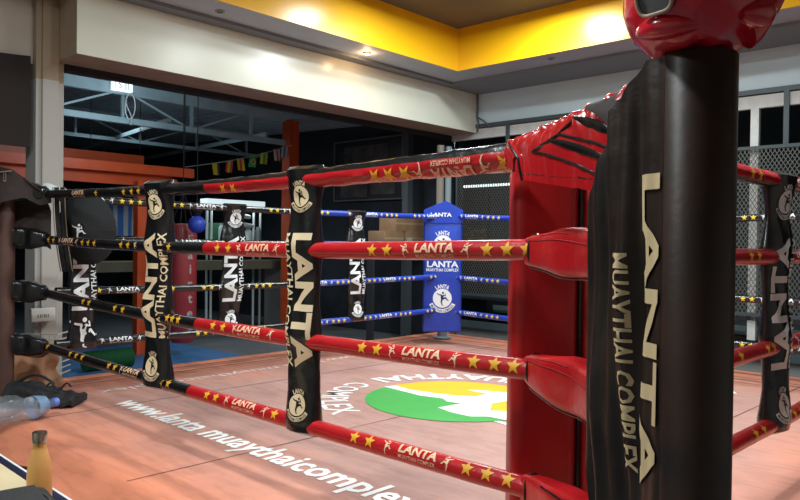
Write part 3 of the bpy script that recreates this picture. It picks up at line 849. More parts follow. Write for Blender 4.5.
cover(nm[1], LEV[1] - 0.010, red, Ea, Mm, Pp, (0.034, 0.060, 0.062, -0.004), 0.040, 'turnbuckle covers of the red corner', 0, arm=armA)
cover(nm[2], LEV[2] - 0.005, red, Ea, Mm, Pp, (0.034, 0.064, 0.066, -0.02), 0.042, 'turnbuckle covers of the red corner', 0, arm=armA)
cover(nm[3], LEV[3] - 0.005, red, Ea, Mm, Pp, (0.038, 0.064, 0.066, -0.02), 0.044, 'turnbuckle covers of the red corner', 2, arm=armA)

# top cover: crumpled sheet pulled up towards the post
def topcover():
    t = Thing('turnbuckle_cover', nm[0], 'rope cover', 'turnbuckle covers of the red corner')
    b = t.part('cover_body')
    A = Vector((X0 - 0.03, on_x(522, X0), 0)); B_ = Vector((1.375, 0.66, 0))
    d = (B_ - A).normalized(); n = Vector((-d.y, d.x, 0))
    if n.dot(Vector((-1, -0.2, 0))) < 0: n = -n
    def spine(q):
        zt = EYE + 0.268 + 0.030 * q + 0.022 * q ** 2       # top line
        zb = EYE + (0.212 - 0.052 * q / 0.20 if q < 0.20 else 0.160 - 0.062 * (q - 0.2) / 0.8)
        return zt, zb
    def f(a, e):
        # a along, e round the section: 0 back bottom .. 0.5 top .. 1 front bottom
        p = A.lerp(B_, a); zt, zb = spine(a)
        tk = 0.05 * (0.6 + 0.4 * min(1, a / 0.3))
        ang = pi * e
        hx = -cos(ang) * tk; hz = sin(ang) ** 0.5
        fold = 0.0030 * sin(a * 75 + e * 9) * sin(pi * min(1, max(0, (e - 0.4) / 0.45))) + 0.007 * noise.noise(Vector((a * 16 - e * 7, e * 5, 3)))
        z = zb + (zt - zb) * hz
        return p + n * (hx + (0.012 * sin(pi * e) if e > .5 else 0) + fold * 1.0) + Vector((0, 0, z + fold * 0.5))
    b.grid(f, 110, 50, mat('shiny_crumpled_red_vinyl', (0.45, 0.009, 0.013), 0.26, coat=0.4, var=0.1), thick=0.004)
    pp = t.part('piping', parent=b)
    pp.tube([f(0.02, e / 20) for e in range(21)], 0.0045, black, 8)
    pp.tube([f(a / 40, 0.995) for a in range(41)], 0.0045, black, 8)
    def band(pts, w_):
        for i in range(len(pts) - 1):
            pass
        secs = []
        for i, (a, e) in enumerate(pts):
            c = f(a, e) + n * 0.005
            k = sin(pi * (i + 0.4) / (len(pts) - 0.2)) ** 0.5 if 0 < i < len(pts) - 1 else 0.4
            secs.append((c, n * 0.003, Vector((0, 0, w_ * k))))
        pp.loft(secs, black, 10)
    def line(a0, e0, a1, e1, m_=9):      # e here: height on the front face, 0 lower rim, 1 top
        out = []
        for i in range(m_ + 1):
            hh = max(0.0, min(1, e0 + (e1 - e0) * i / m_)); out.append((a0 + (a1 - a0) * i / m_, 1 - math.asin(min(1, hh * hh)) / pi))
        return out
    band(line(0.50, 0.66, 0.95, 0.30), 0.010)
    band(line(0.68, 0.86, 0.98, 0.55), 0.012)
    pp.tube([f(a, e) + n * 0.004 for a, e in line(0.34, 0.55, 0.9, 0.14)], 0.0036, black, 8)
    pp.tube([f(a, e) + n * 0.004 for a, e in line(0.56, 0.72, 0.95, 0.42)], 0.0036, black, 8)
    pp.tube([f(a, e) + n * 0.004 for a, e in line(0.34, 0.55, 0.50, 0.68, 5) + line(0.56, 0.72, 0.68, 0.9, 3)], 0.0036, black, 8)
    pp.tube([f(a, e) + n * 0.004 for a, e in line(0.15, 0.45, 0.12, 0.03, 5)], 0.004, black, 8)
    pp.tube([f(a, e) + n * 0.004 for a, e in line(0.0, 0.97, 0.17, 0.45, 5) + line(0.17, 0.45, 0.21, 0.0, 5)], 0.004, black, 8)
    u_ = t.part('dark_lining')       # dark edge where the wrap curls up by the post
    def g(a, e):
        q = 0.80 + 0.20 * a; p_ = A.lerp(B_, q); zt, zb = spine(q)
        return Vector((p_.x, p_.y, zt + 0.001 + 0.007 * sin(pi * a) - 0.10 * e * (0.25 + 0.75 * a))) + n * (0.006 + 0.058 * sin(e * 1.57))
    u_.grid(g, 12, 10, mat('matt_dark_lining', (0.02, 0.01, 0.009), 0.8, bump=0.3), thick=0.004)
    t.done()
topcover()

# long worn vinyl banner hanging beside the post
def banner():
    t = Thing('hanging_banner', 'long worn black vinyl banner with gold lettering hanging beside the steel post', 'banner')
    b = t.part('hanging_banner')
    Rr = Vector((PX - 0.050, PY + 0.038, 0)); Lf = Vector((1.345, 0.765, 0))
    rows = [(0.325, 0.16), (0.29, 0.28), (0.25, 0.45), (0.205, 0.54), (0.15, 0.66), (0.10, 0.76), (0.0, 0.87), (-0.12, 0.94), (-0.26, 0.95), (-0.36, 0.90), (-0.46, 0.82), (-0.6, 0.76), (-0.9, 0.80)]
    def ext(z):
        for (za, ea), (zb, eb) in zip(rows, rows[1:]):
            if za >= z >= zb: return ea + (eb - ea) * (za - z) / (za - zb)
        return rows[-1][1]
    zt, zb = EYE + 0.325, EYE - 0.9
    d = (Lf - Rr); n = Vector((-d.y, d.x, 0)).normalized()
    if n.x > 0: n = -n
    def S(x, z, h=0):          # x metres from the post edge, z height
        q = x / d.length
        w_ = 0.005 * sin(q * 38 + z * 2.0) * (q < 0.9) + 0.010 * sin(q * 7 + z * 3.0) + 0.006 * sin(q * 19 - z * 5) + 0.022 * noise.noise(Vector((q * 4.5, z * 3.2, 1)))
        return Rr + d * q + n * (0.018 * sin(pi * min(1, max(0, q))) + w_ * min(1, q * 4) + h) + Vector((0, 0, z))
    def f(a, c):
        z = zt + (zb - zt) * a
        return S(c * ext(z - EYE) * d.length, z)
    b.grid(f, 110, 44, brownblk, thick=-0.003)
    Lw = d.length
    # letters run down; their tops point to the post
    def mp_(xc, zc, sl=0.0): return lambda s_, t_, h: S(max(0.002, xc - t_ - sl * s_), zc - s_, h)
    cm = mat('tan_gold_print', (0.62, 0.47, 0.27), 0.6)
    zc_ = EYE - 0.20
    sm = text('MUAYTHAI COMPLEX', 0.029, 0.40, 0.025, L=0.01)
    b.decal(sm, mp_(Lw * 0.325, EYE - 0.215, 0.02), cm, 0.0035)
    bg = text('LANTA', 0.050, 0.56, 0.03, L=0.01)
    b.decal(bg, mp_(Lw * 0.115, EYE - 0.155, 0.0), cm, 0.0035)
    t.done()
banner()

# ---- head guard on top of the post
def headguard():
    t = Thing('head_guard', 'glossy red padded head guard set on top of the steel post', 'head guard')
    b = t.part('padded_shell')
    rt = Vector((fw.y, -fw.x, 0)); fo = fw; c = Vector((PX, PY, EYE + 0.431)) - rt * 0.008
    gred = mat('glossy_red_leather', (0.60, 0.014, 0.03), 0.18, coat=0.6, var=0.15, vscale=14, bump=0.2, bscale=30)
    def f(a, e):
        th = 2 * pi * a; ph = pi * e
        x, y, z = cos(th) * sin(ph), sin(th) * sin(ph), cos(ph)
        k = 1 + 0.05 * sin(3 * th + 1) * sin(ph) + 0.035 * noise.noise(Vector((x * 3, y * 3, z * 3)))
        px_, py_, pz_ = 0.118 * x * k, 0.125 * y * k, 0.115 * z * k
        pz_ = max(pz_, -0.103 + 0.012 * noise.noise(Vector((x * 4, y * 4, 0))))        # flattened underside
        if z < 0: px_ *= 1 + 0.05 * (-z)
        return c + rt * px_ + fo * py_ + Vector((0, 0, pz_))
    b.grid(f, 48, 30, gred)
    # rolled brow and cheek pads
    br_ = t.part('cheek_pad')
    def sp(th, ph, k=1.0):
        return c + rt * 0.118 * k * cos(th) * sin(ph) + fo * 0.125 * k * sin(th) * sin(ph) + Vector((0, 0, max(0.115 * k * cos(ph), -0.11)))
    br_.tube([sp(R(176 + i * 7), R(126 + 0.6 * i), 0.97) for i in range(12)], [0.006 + 0.016 * sin(pi * (i + .6) / 12.2) for i in range(12)], gred, 16)
    ck = t.part('cheek_pad')
    ck.tube([sp(R(292 + i * 7), R(124 - 1.5 * i), 0.95) for i in range(9)], [0.006 + 0.020 * sin(pi * (i + .6) / 9.2) for i in range(9)], gred, 16)
    # ear opening with pale piping and dark padding
    e_ = t.part('ear_opening'); 
    pts = []
    for i in range(29):
        a = 2 * pi * i / 28; ca, sa = cos(a), sin(a)
        pts.append(sp(R(215) + 0.27 * abs(ca) ** .5 * (1 if ca > 0 else -1), R(99) - 0.31 * abs(sa) ** .5 * (1 if sa > 0 else -1), 1.075))
    e_.tube(pts, 0.0032, mat('tan_piping', (0.42, 0.30, 0.22), 0.6), 8)
    k0 = [p - (p - c) * 0.012 for p in pts[:-1]]
    e_.add([sum(k0, Vector()) / len(k0) + (sum(k0, Vector()) / len(k0) - c) * 0.02] + k0, [[0, 1 + i, 1 + (i + 1) % len(k0)] for i in range(len(k0))], mat('dark_grey_mesh_lining', (0.06, 0.06, 0.065), 0.7))
    # side flap with its pointed end on the right and trailing strap under it
    fl = t.part('side_flap')
    base = c + rt * 0.062 - fo * 0.045
    fl.loft([(base + rt * (0.075 * q) + Vector((0, 0, -0.072 + 0.085 * q ** 1.5)), fo * (0.03 - 0.02 * q), (Vector((0, 0, 1)) - rt * 0.5).normalized() * (0.034 - 0.026 * q)) for q in [i / 10 for i in range(11)]], gred, 20, 2.2)
    t.done()
headguard()

# ---- black covers of the left corner
lc_ = ['topmost', 'second', 'third', 'lowest']
for i in range(4):
    cover('black turnbuckle cover by the draped cloth at the left corner, %s of four' % lc_[i], LEV[i] + (0, 0, 0.0, 0.0)[i], black,
          (X0 + 0.0, Y1 - 0.06, 0), (X0 - 0.06, Y1 + 0.06, 0), (lp[0] + 0.05, lp[1] - 0.05, 0), (0.032, 0.06, 0.062, 0.012), 0.05, 'turnbuckle covers of the black corner', 3)

# ---- blue corner pad
def bluepad():
    t = Thing('corner_pad', 'blue padded corner cushion with white emblem at the far ring corner', 'corner pad', 'corner pads')
    d = Vector((r2.x, r2.y, 0)).normalized(); n = Vector((-d.y, d.x, 0))
    if n.dot(fw) > 0: n = -n
    c = Vector((5.25, 4.52, 0)); rz = atan2(d.y, d.x)
    b = t.part('foam_leaf'); zt, zb = EYE + 0.315, EYE - 0.855
    wv = 0.37
    b.box((c.x, c.y, (zt + zb) / 2 - 0.0), (wv, 0.10, zt - zb), blue, rz=rz, bev=0.02)
    tp = t.part('top_flap')
    pk = [(-wv / 2, zt - 0.13), (wv / 2, zt - 0.13), (wv / 2, zt - 0.005), (0.02, zt + 0.085), (-wv / 2, zt - 0.005)]
    fr0 = [c + d * x + n * 0.058 + Vector((0, 0, z)) for x, z in pk]; bk = [c + d * x * 0.9 - n * 0.052 + Vector((0, 0, z)) for x, z in pk]
    tp.add(fr0 + bk, [[0, 1, 2, 3, 4], [9, 8, 7, 6, 5]] + [[i, (i + 1) % 5 + 0, (i + 1) % 5 + 5, i + 5] for i in range(5)], blue)
    m1 = lambda x, y, h: c + d * x + n * (0.0515 + h) + Vector((0, 0, y))
    m2 = lambda x, y, h: c + d * x + n * (0.0595 + h) + Vector((0, 0, y))
    lt, dk = emblem(0.09)
    for zz in (EYE - 0.02, EYE - 0.53):
        b.decal(place(lt, 0, zz), m1, white, 0.0015); b.decal(place(dk, 0, zz), m1, mat('dark_blue_print', (0.006, 0.02, 0.13)), 0.003)
    b.decal(place(text('LANTA', 0.055, 0.30, 0.035), 0, EYE - 0.205), m1, white, 0.0015)
    b.decal(place(text('MUAYTHAI COMPLEX', 0.028, 0.31, 0.02), 0, EYE - 0.26), m1, white, 0.0015)
    tp.decal(place(text('LANTA', 0.035, 0.20, 0.035), -0.02, zt - 0.05), m2, white, 0.0015)
    t.done()
bluepad()

# ================================================================== LEFT CORNER CLUTTER
def drape():
    t = Thing('draped_cloth', 'dark brownish black cloth with outlined lettering draped over the left post', 'cloth')
    b = t.part('draped_cloth')
    A = lp[0]; c = Vector((lp[0] - 0.02, lp[1], 0))
    d = Vector((fw.y, -fw.x, 0))
    def S(x, z, h=0):      # x to the right in metres, z height
        return c + d * x - fw * (0.075 + 0.02 * sin(x * 21) + 0.012 * sin(x * 9 + z * 14) + h - 0.03 * max(0, x) * 4 * 0.3) + Vector((0, 0, z))
    def pw(x, T):
        for (a_, b_), (c_, d_) in zip(T, T[1:]):
            if x <= c_: return b_ + (d_ - b_) * max(0, x - a_) / (c_ - a_)
        return T[-1][1]
    def top(x): return EYE + pw(x, [(-0.34, 0.40), (-0.03, 0.425), (0.09, 0.40), (0.2, 0.32), (0.28, 0.265), (0.34, 0.24)])
    def bot(x): return EYE + pw(x, [(-0.34, -0.05), (0.0, 0.02), (0.04, 0.20), (0.16, 0.235), (0.24, 0.19), (0.34, 0.21)])
    def f(a, e):
        x = -0.34 + a * 0.66; zt = top(x); zb = min(bot(x), zt - 0.03); return S(x, zt + (zb - zt) * e)
    b.grid(f, 60, 36, mat('brown_black_cloth', (0.035, 0.022, 0.020), 0.8, var=0.35, vscale=6, bump=0.4, bscale=30), thick=-0.004)
    def g(a, e):       # back side falling behind the post
        x = -0.34 + a * 0.60; zt = top(x); return c + d * x + fw * (0.075 + 0.01 * sin(x * 20)) * min(1, 0.0 + e * 3 + 0.2) - fw * (0.075) * max(0, 1 - e * 3) + Vector((0, 0, zt - 0.35 * e))
    b.grid(g, 30, 12, MATS['brown_black_cloth'], thick=0.004)
    tx = text('LANT', 0.06, 0.32, 0.012, L=0.02)
    b.decal(tx, lambda x, y, h: S(x - 0.06, EYE + 0.345 + y + 0.10 * x, h), mat('tan_outline_print', (0.36, 0.22, 0.15), 0.6), 0.007)
    tx = text('LANT', 0.052, 0.315, -0.012, L=0.02)
    b.decal(tx, lambda x, y, h: S(x - 0.06, EYE + 0.345 + y + 0.10 * x, h), MATS['brown_black_cloth'], 0.0085)
    t.done()
drape()
def mitt():
    t = Thing('belly_pad', 'black curved belly protector with pale stitched rim hung on the left corner ropes', 'protective pad')
    b = t.part('padded_front'); rm = t.part('stitched_rim'); sp_ = t.part('strap')
    x0 = on_x(94, X0 + 0.25); c = Vector((X0 + 0.22, Y1 - 0.13, EYE + 0.06)); d = Vector((fw.y, -fw.x, 0))
    def f(a, e):
        th = -0.9 + a * 3.0; r = e
        x = 0.155 * r * cos(th - 0.4) ; z = 0.20 * r * sin(th)
        return c + d * (x + 0.02) - fw * (0.07 * (1 - r * r)) + Vector((0, 0, z - 0.03))
    def el(a, r): 
        return c + d * (0.16 * r * cos(a) - 0.0) - fw * (0.06 * (1 - r * r)) + Vector((0, 0, 0.205 * r * sin(a) - 0.02 * cos(a)))
    b.grid(lambda a, e: el(2 * pi * a, e), 40, 12, blackr, thick=0.03); b.grid(lambda a, e: el(2 * pi * a, e) + fw * 0.002, 40, 12, blackr, thick=-0.03)
    rm.tube([el(2 * pi * i / 120, 1.0) - fw * 0.012 for i in range(121)], [0.008 + 0.003 * (i % 2) for i in range(121)], mat('grey_stitched_edge', (0.22, 0.19, 0.16), 0.6), 8)
    for x in (-0.11, -0.075):
        sp_.grid(lambda a, e, x=x: c + d * (x - 0.05 + 0.028 * e + 0.05 * a * a) - fw * (0.115) + Vector((0, 0, 0.24 - 0.50 * a)), 16, 2, blackr, thick=0.004)
    sp_.tube([c + d * (-0.165 + 0.05 * a * a) - fw * 0.12 + Vector((0, 0, 0.24 - 0.5 * a)) for a in [i / 12 for i in range(13)]], 0.003, mat('brown_edge', (0.20, 0.14, 0.09), 0.6), 6)
    sp_.tube([c + d * (-0.095 + 0.05 * a * a) - fw * 0.12 + Vector((0, 0, 0.24 - 0.5 * a)) for a in [i / 12 for i in range(13)]], 0.003, mat('brown_edge', (0.20, 0.14, 0.09), 0.6), 6)
    k = t.part('white_figure_mark'); k.decal(kicker(0.05), lambda x, y, h: c + d * (x - 0.02) - fw * (0.105 + h) + Vector((0, 0, y - 0.02)), white)
    t.done()
mitt()
def towel():
    t = Thing('white_towel', 'small white towel corner lying over the rope beside the draped cloth', 'towel')
    b = t.part('white_towel'); d = Vector((fw.y, -fw.x, 0)); c = Vector((X0 + 0.02, Y1 + 0.02, EYE + 0.29))
    b.grid(lambda a, e: c + d * (-0.02 + 0.15 * a) - fw * (0.04 * e - 0.02) + Vector((0, 0, 0.035 - 0.045 * a * a - 0.05 * e * (1 - a * .4) + 0.004 * sin(a * 9))), 20, 8, mat('white_cotton', (0.62, 0.68, 0.70), 0.9), thick=0.004)
    t.done()
towel()

def pet():
    t = Thing('water_bottle', 'big clear plastic water bottle lying on the canvas beside the black bag', 'bottle')
    b = t.part('bottle_body'); lb = t.part('label'); cp = t.part('cap')
    z = ZK + 0.072
    q = on_z(8, 427, ZK); e = on_z(60, 414, ZK)
    A = Vector((q.x, q.y, z)); B_ = Vector((e.x, e.y, z)); d = (B_ - A).normalized(); A = B_ - d * 0.43
    prof = [(0, .045), (.01, .058), (.03, .0605)]
    for i in range(18): prof += [(.045 + i * .0118, .0610 - .0050 * (i % 2) - .002 * (i % 3))]
    prof += [(.26, .0605), (.31, .052), (.345, .034), (.37, .022), (.385, .021)]
    b.tube([A + d * s_ for s_, r_ in prof], [r_ for s_, r_ in prof], clear, 28)
    lb.tube([A + d * .255, A + d * .262, A + d * .315 , A + d * .325], [.0612, .062, .0525, .050], lblm, 28, cap=False)
    cp.tube([A + d * .380, A + d * .384, A + d * .408, A + d * .411], [.0225, .0245, .0245, .021], mat('blue_cap', (0.12, 0.2, 0.62), 0.4), 24)
    t.done()
    t = Thing('water_bottle', 'second clear plastic bottle behind the labelled one at the left edge', 'bottle')
    b = t.part('bottle_body'); cp = t.part('cap')
    A = A + Vector((-0.0, 0.145, 0)) - d * .10; 
    b.tube([A + d * s_ for s_, r_ in prof], [r_ for s_, r_ in prof], clear, 28)
    cp.tube([A + d * .380, A + d * .384, A + d * .408, A + d * .411], [.0225, .0245, .0245, .021], mat('white_cap', (0.7, 0.7, 0.7), 0.4), 24)
    t.done()
pet()
def bag():
    t = Thing('black_bag', 'crumpled black gym bag on the canvas behind the water bottle', 'bag')
    b = t.part('bag_body'); s = t.part('strap')
    a = on_z(72, 407, ZK + 0.012); r_ = Vector((fw.y, -fw.x, 0))
    def f(p, e):
        th = pi * e; x = -0.40 + 0.40 * p
        hgt = 0.125 * (0.72 + 0.28 * sin(p * 4 + 1)) * (1 if p < 0.97 else 0.85)
        wob = 0.018 * noise.noise(Vector((p * 9, e * 5, 2)))
        return a + r_ * x + fw * (0.10 * (1 - cos(th)) + wob) + Vector((0, 0, hgt * sin(th) ** 0.5 + wob))
    b.grid(f, 50, 22, blackr, thick=0.004)
    # closed right end
    rim = [f(1, i / 22) for i in range(23)]; b.add([a + fw * 0.1] + rim, [[0, 1 + i, 2 + i] for i in range(22)], blackr)
    rim = [f(0, i / 22) for i in range(23)]; b.add([a + fw * 0.1 - r_ * 0.40] + rim, [[0, 2 + i, 1 + i] for i in range(22)], blackr)
    s.tube([a + r_ * (-0.36 + 0.22 * q) + fw * (0.08) + Vector((0, 0, 0.115 + 0.05 * sin(pi * q))) for q in [i / 12 for i in range(13)]], 0.008, blackr, 8)
    s.tube([a + r_ * (-0.16 + 0.14 * q) + fw * (0.03) + Vector((0, 0, 0.11 + 0.02 * sin(pi * q * 3))) for q in [i / 12 for i in range(13)]], 0.006, blackr, 8)
    t.done()
    t = Thing('paper_sack', 'crumpled brown paper sack on the canvas behind the black bag', 'bag')
    b = t.part('paper_sack'); a2 = a + fw * 0.55 - r_ * 0.36
    def g(p, e):
        th = 2 * pi * p
        k = 1 + 0.13 * noise.noise(Vector((cos(th) * 2, sin(th) * 2, e * 3))) + 0.05 * sin(9 * th)
        rr = (1 - 0.18 * e) * k
        return a2 + r_ * (-0.28 + 0.30 * rr * cos(th)) + fw * 0.17 * rr * sin(th) + Vector((0, 0, 0.22 * e + 0.02 * sin(th * 3) * e))
    b.grid(g, 60, 14, mat('brown_paper', (0.34, 0.17, 0.09), 0.8, var=0.25, vscale=9, bump=0.6, bscale=14), thick=0.004)
    b.add([g(i / 30, 0.8) for i in range(30)], [list(range(30))], MATS['brown_paper'])
    t.done()
    t = Thing('wire_basket', 'pale open lattice basket standing behind the brown paper sack', 'basket')
    b = t.part('wire_basket'); a3 = a2 + fw * 0.30 - r_ * 0.42; bw = mat('pale_basket_plastic', (0.5, 0.45, 0.4), 0.6)
    for k in range(15):
        x = -0.28 + 0.04 * k
        b.bar(a3 + r_ * x + Vector((0, 0, 0.0)), a3 + r_ * x + Vector((0, 0, 0.30)), 0.008, 0.008, bw)
    for k in range(8): b.bar(a3 + r_ * -0.29 + Vector((0, 0, 0.02 + 0.04 * k)), a3 + r_ * 0.29 + Vector((0, 0, 0.02 + 0.04 * k)), 0.008, 0.008, bw)
    for sx in (-0.29, 0.29):
        for k in range(8): b.bar(a3 + r_ * sx + Vector((0, 0, 0.02 + 0.04 * k)), a3 + r_ * sx + fw * 0.2 + Vector((0, 0, 0.02 + 0.04 * k)), 0.008, 0.008, bw)
    t.done()
bag()
# socket box on the pillar
def sock():
    t = Thing('socket_box', 'white electrical socket box fixed low on the pillar', 'socket', rot=BR)
    b = t.part('box_body'); h = t.part('socket_hole')
    zc = EYE - 0.565; wm = mat('white_plastic', (0.68, 0.67, 0.64), 0.45)
    b.box((2.12, VB + 0.255, zc), (0.17, 0.05, 0.10), wm, bev=0.006)
    for i in range(3):
        for dx_ in (-0.008, 0.008): h.b2((2.09 + i * 0.028 + dx_ - 0.002, VB + 0.228, zc - 0.018), (2.09 + i * 0.028 + dx_ + 0.002, VB + 0.231, zc + 0.006), mat('socket_black', (0.02, 0.02, 0.02)))
    t.done()
sock()
# hanging dark rolled blind left of the pillar
simple('rolled_blind', 'dark brown hanging blind left of the pillar', 'blind', lambda b: b.grid(lambda a, e: Vector((-1.0 + 3.06 * a, VB + 0.34 + 0.01 * sin(a * 40), EYE + 1.32 - 0.66 * e + 0.02 * sin(a * 13) * (e < .01))), 60, 6, mat('dark_brown_sheet', (0.016, 0.009, 0.008), 0.8), thick=0.01), rot=BR)

# ================================================================== TABLE WITH BOTTLE
def table():
    zt = EYE - 0.84
    t = Thing('low_table', 'low pale wooden table with navy edge band beside the ring', 'table')
    tp = t.part('table_top'); ed = t.part('edge_band', label='navy edge band with a white line')
    pw = mat('pale_maple_top', (0.72, 0.58, 0.36), 0.35, var=0.06, vscale=3)
    tp.b2((0.32, 1.75, zt - 0.03), (0.895, 3.75, zt), pw, 0.003)
    nv = mat('navy_edge', (0.012, 0.014, 0.04), 0.4); wl = mat('white_edge_line', (0.7, 0.7, 0.7), 0.5)
    ed.b2((0.895, 1.75, zt - 0.032), (0.925, 3.75, zt + 0.001), nv, 0.003)
    ed.b2((0.925, 1.75, zt - 0.02), (0.934, 3.75, zt - 0.001), wl)
    for x in (0.38, 0.84):
        for y in (1.82, 3.68): t.part('leg').tube([(x, y, 0), (x, y, zt - 0.03)], 0.018, greyplastic, 14)
    t.done()
    d = ray(41, 430); k = 0.80 / d.x
    t = Thing('steel_bottle', 'orange tan insulated drinking bottle with brushed metal cap on the table', 'bottle')
    p = Vector((0.80, on_x(41, 0.80), zt))
    b = t.part('bottle_body')
    om = mat('orange_tan_powder_coat', (0.72, 0.37, 0.12), 0.40, var=0.04)
    s = 0.98
    prof = [(0.028, 0), (0.0345, 0.005), (0.0355, 0.02), (0.0358, 0.12), (0.0345, 0.15), (0.030, 0.18), (0.0235, 0.205), (0.0195, 0.222), (0.0185, 0.232)]
    b.lathe([(r * s, z * s) for r, z in prof], p, om, 36)
    c = t.part('cap'); c.lathe([(r * s, z * s) for r, z in [(0.0195, 0.232), (0.0215, 0.234), (0.0215, 0.262), (0.020, 0.266), (0.016, 0.267)]], p, chrome, 32)
    t.done()
    t = Thing('black_case', 'black zipped fabric case lying on the table beside the tan bottle', 'case')
    b = t.part('case_body'); zpp = t.part('zip')
    cb = mat('black_nylon', (0.012, 0.012, 0.014), 0.7, bump=0.4, bscale=90)
    cx_, cy_ = 0.615, 1.985
    b.box((cx_, cy_, zt + 0.079), (0.26, 0.28, 0.155), cb, rz=R(-8), bev=0.03)
    pk_ = t.part('front_pocket', parent=b); pk_.box((cx_ + 0.005, cy_ + 0.01, zt + 0.160), (0.18, 0.20, 0.012), cb, rz=R(-8), bev=0.004)
    zpp.tube([(cx_ + 0.105 * cos(a), cy_ + 0.115 * sin(a), zt + 0.158) for a in [2 * pi * i / 40 for i in range(41)]], 0.0025, mat('dark_zip', (0.05, 0.05, 0.05), 0.4), 6)
    t.done()
table()

# ================================================================== CEILING FITTINGS
for i, (u, v, p_) in enumerate(LAMPS):
    t = Thing('ceiling_lamp', ['round white ceiling lamp nearest the yellow corner of the tray', 'round white ceiling lamp nearest the right yellow fascia', 'round white ceiling lamp over the middle of the ring', 'round white ceiling lamp over the right side of the ring', 'round white ceiling lamp above the near ropes', 'round white ceiling lamp over the low table'][i], 'lamp', 'round ceiling lamps', rot=BR)
    t.part('lamp_housing').lathe([(0.19, 0), (0.20, 0.01), (0.20, 0.05)], (u, v, ZC - 0.05), greyplastic, 40)
    t.part('diffuser').lathe([(0.05, 0), (0.165, 0.003), (0.17, 0.008)], (u, v, ZC - 0.058), lampw, 40)
    t.done()
def spot(px, py, label, m_, r=0.035):
    p = on_z(px, py, ZS - 0.001); q = rotz(p, -BR)
    t = Thing('recessed_spot', label, 'spotlight', 'recessed spotlights in the soffit', rot=BR)
    t.part('rim').lathe([(r, 0), (r * 1.1, 0.004), (r * 1.1, 0.01)], (q.x, q.y, ZS - 0.012), greyplastic, 24)
    t.part('bulb').lathe([(r * 0.35, 0), (r * 0.7, 0.004), (r * 0.8, 0.008)], (q.x, q.y, ZS - 0.018), m_, 24)
    t.done(); return q
offm = mat('unlit_bulb', (0.06, 0.06, 0.06), 0.3)
spot(220, 11, 'unlit recessed spotlight in the grey soffit left of the lit warm one', offm)
q = spot(367, 53, 'lit warm recessed spotlight in the grey soffit above the cream lintel', lampwarm)
spot(551, 58, 'small vent in the soffit over the blue wall, shaped like a spotlight', offm)  # a small vent, built with the spotlight shape
l = bpy.data.lights.new('warm_spot_light', 'POINT'); l.energy = 2.2; l.color = (1, 0.6, 0.3); l.shadow_soft_size = 0.03
o = bpy.data.objects.new('warm_spot_light', l); COL.objects.link(o); o.location = BW(q.x, q.y, ZS - 0.045)
def cable():
    t = Thing('hanging_cable', 'thin grey cable hanging from the soffit beside the lintel end', 'cable', rot=BR)
    b = t.part('hanging_cable'); v = VB - 0.03; u = UW - 0.03
    cm = mat('grey_cable', (0.10, 0.12, 0.13), 0.5)
    b.tube([(u, v, ZS - 0.03), (u, v - 0.005, ZS - 0.2), (u - 0.005, v, ZS - 0.30), (u, v - 0.02, ZS - 0.38), (u, v, EYE + 1.33)], 0.012, cm, 8)
    b.tube([(u, v, ZS - 0.30), (u, v - 0.10, ZS - 0.36), (u, v - 0.2, ZS - 0.44)], 0.009, cm, 8)
    t.done()
cable()

# ================================================================== YARD BEHIND
def truss(v, zt, zb, u0, u1, step, label, s=1.0, ph=0.0):
    t = Thing('roof_truss', label, 'roof truss', 'steel roof trusses of the yard', rot=BR, smooth=False)
    t.part('top_chord').b2((u0, v - 0.03, zt - 0.055 * s), (u1, v + 0.03, zt + 0.055 * s), steelblue)
    t.part('bottom_chord').b2((u0, v - 0.03, zb - 0.03 * s), (u1, v + 0.03, zb + 0.03 * s), steelblue)
    u = u0 + ph; k = 0
    while u < u1 - 0.1:
        wm_ = t.part('web_member'); wm_.bar((u, v, zb), (u, v, zt), 0.03, 0.03, steelblue)
        if u + step < u1:
            wd = t.part('web_member')
            wd.bar((u, v, zb if k % 2 else zt), (u + step, v, zt if k % 2 else zb), 0.02, 0.02, steelblue)
        u += step; k += 1
    t.done()
truss(7.0, EYE + 1.50, EYE + 1.19, 1.4, 5.5, 0.78, 'blue grey steel roof truss nearest the opening, carrying the lit sign', 1.0, ph=0.50)
truss(9.6, EYE + 1.68, EYE + 1.36, 2.0, 7.2, 0.9, 'second steel roof truss deeper in the dark yard', 0.8, 0.3)
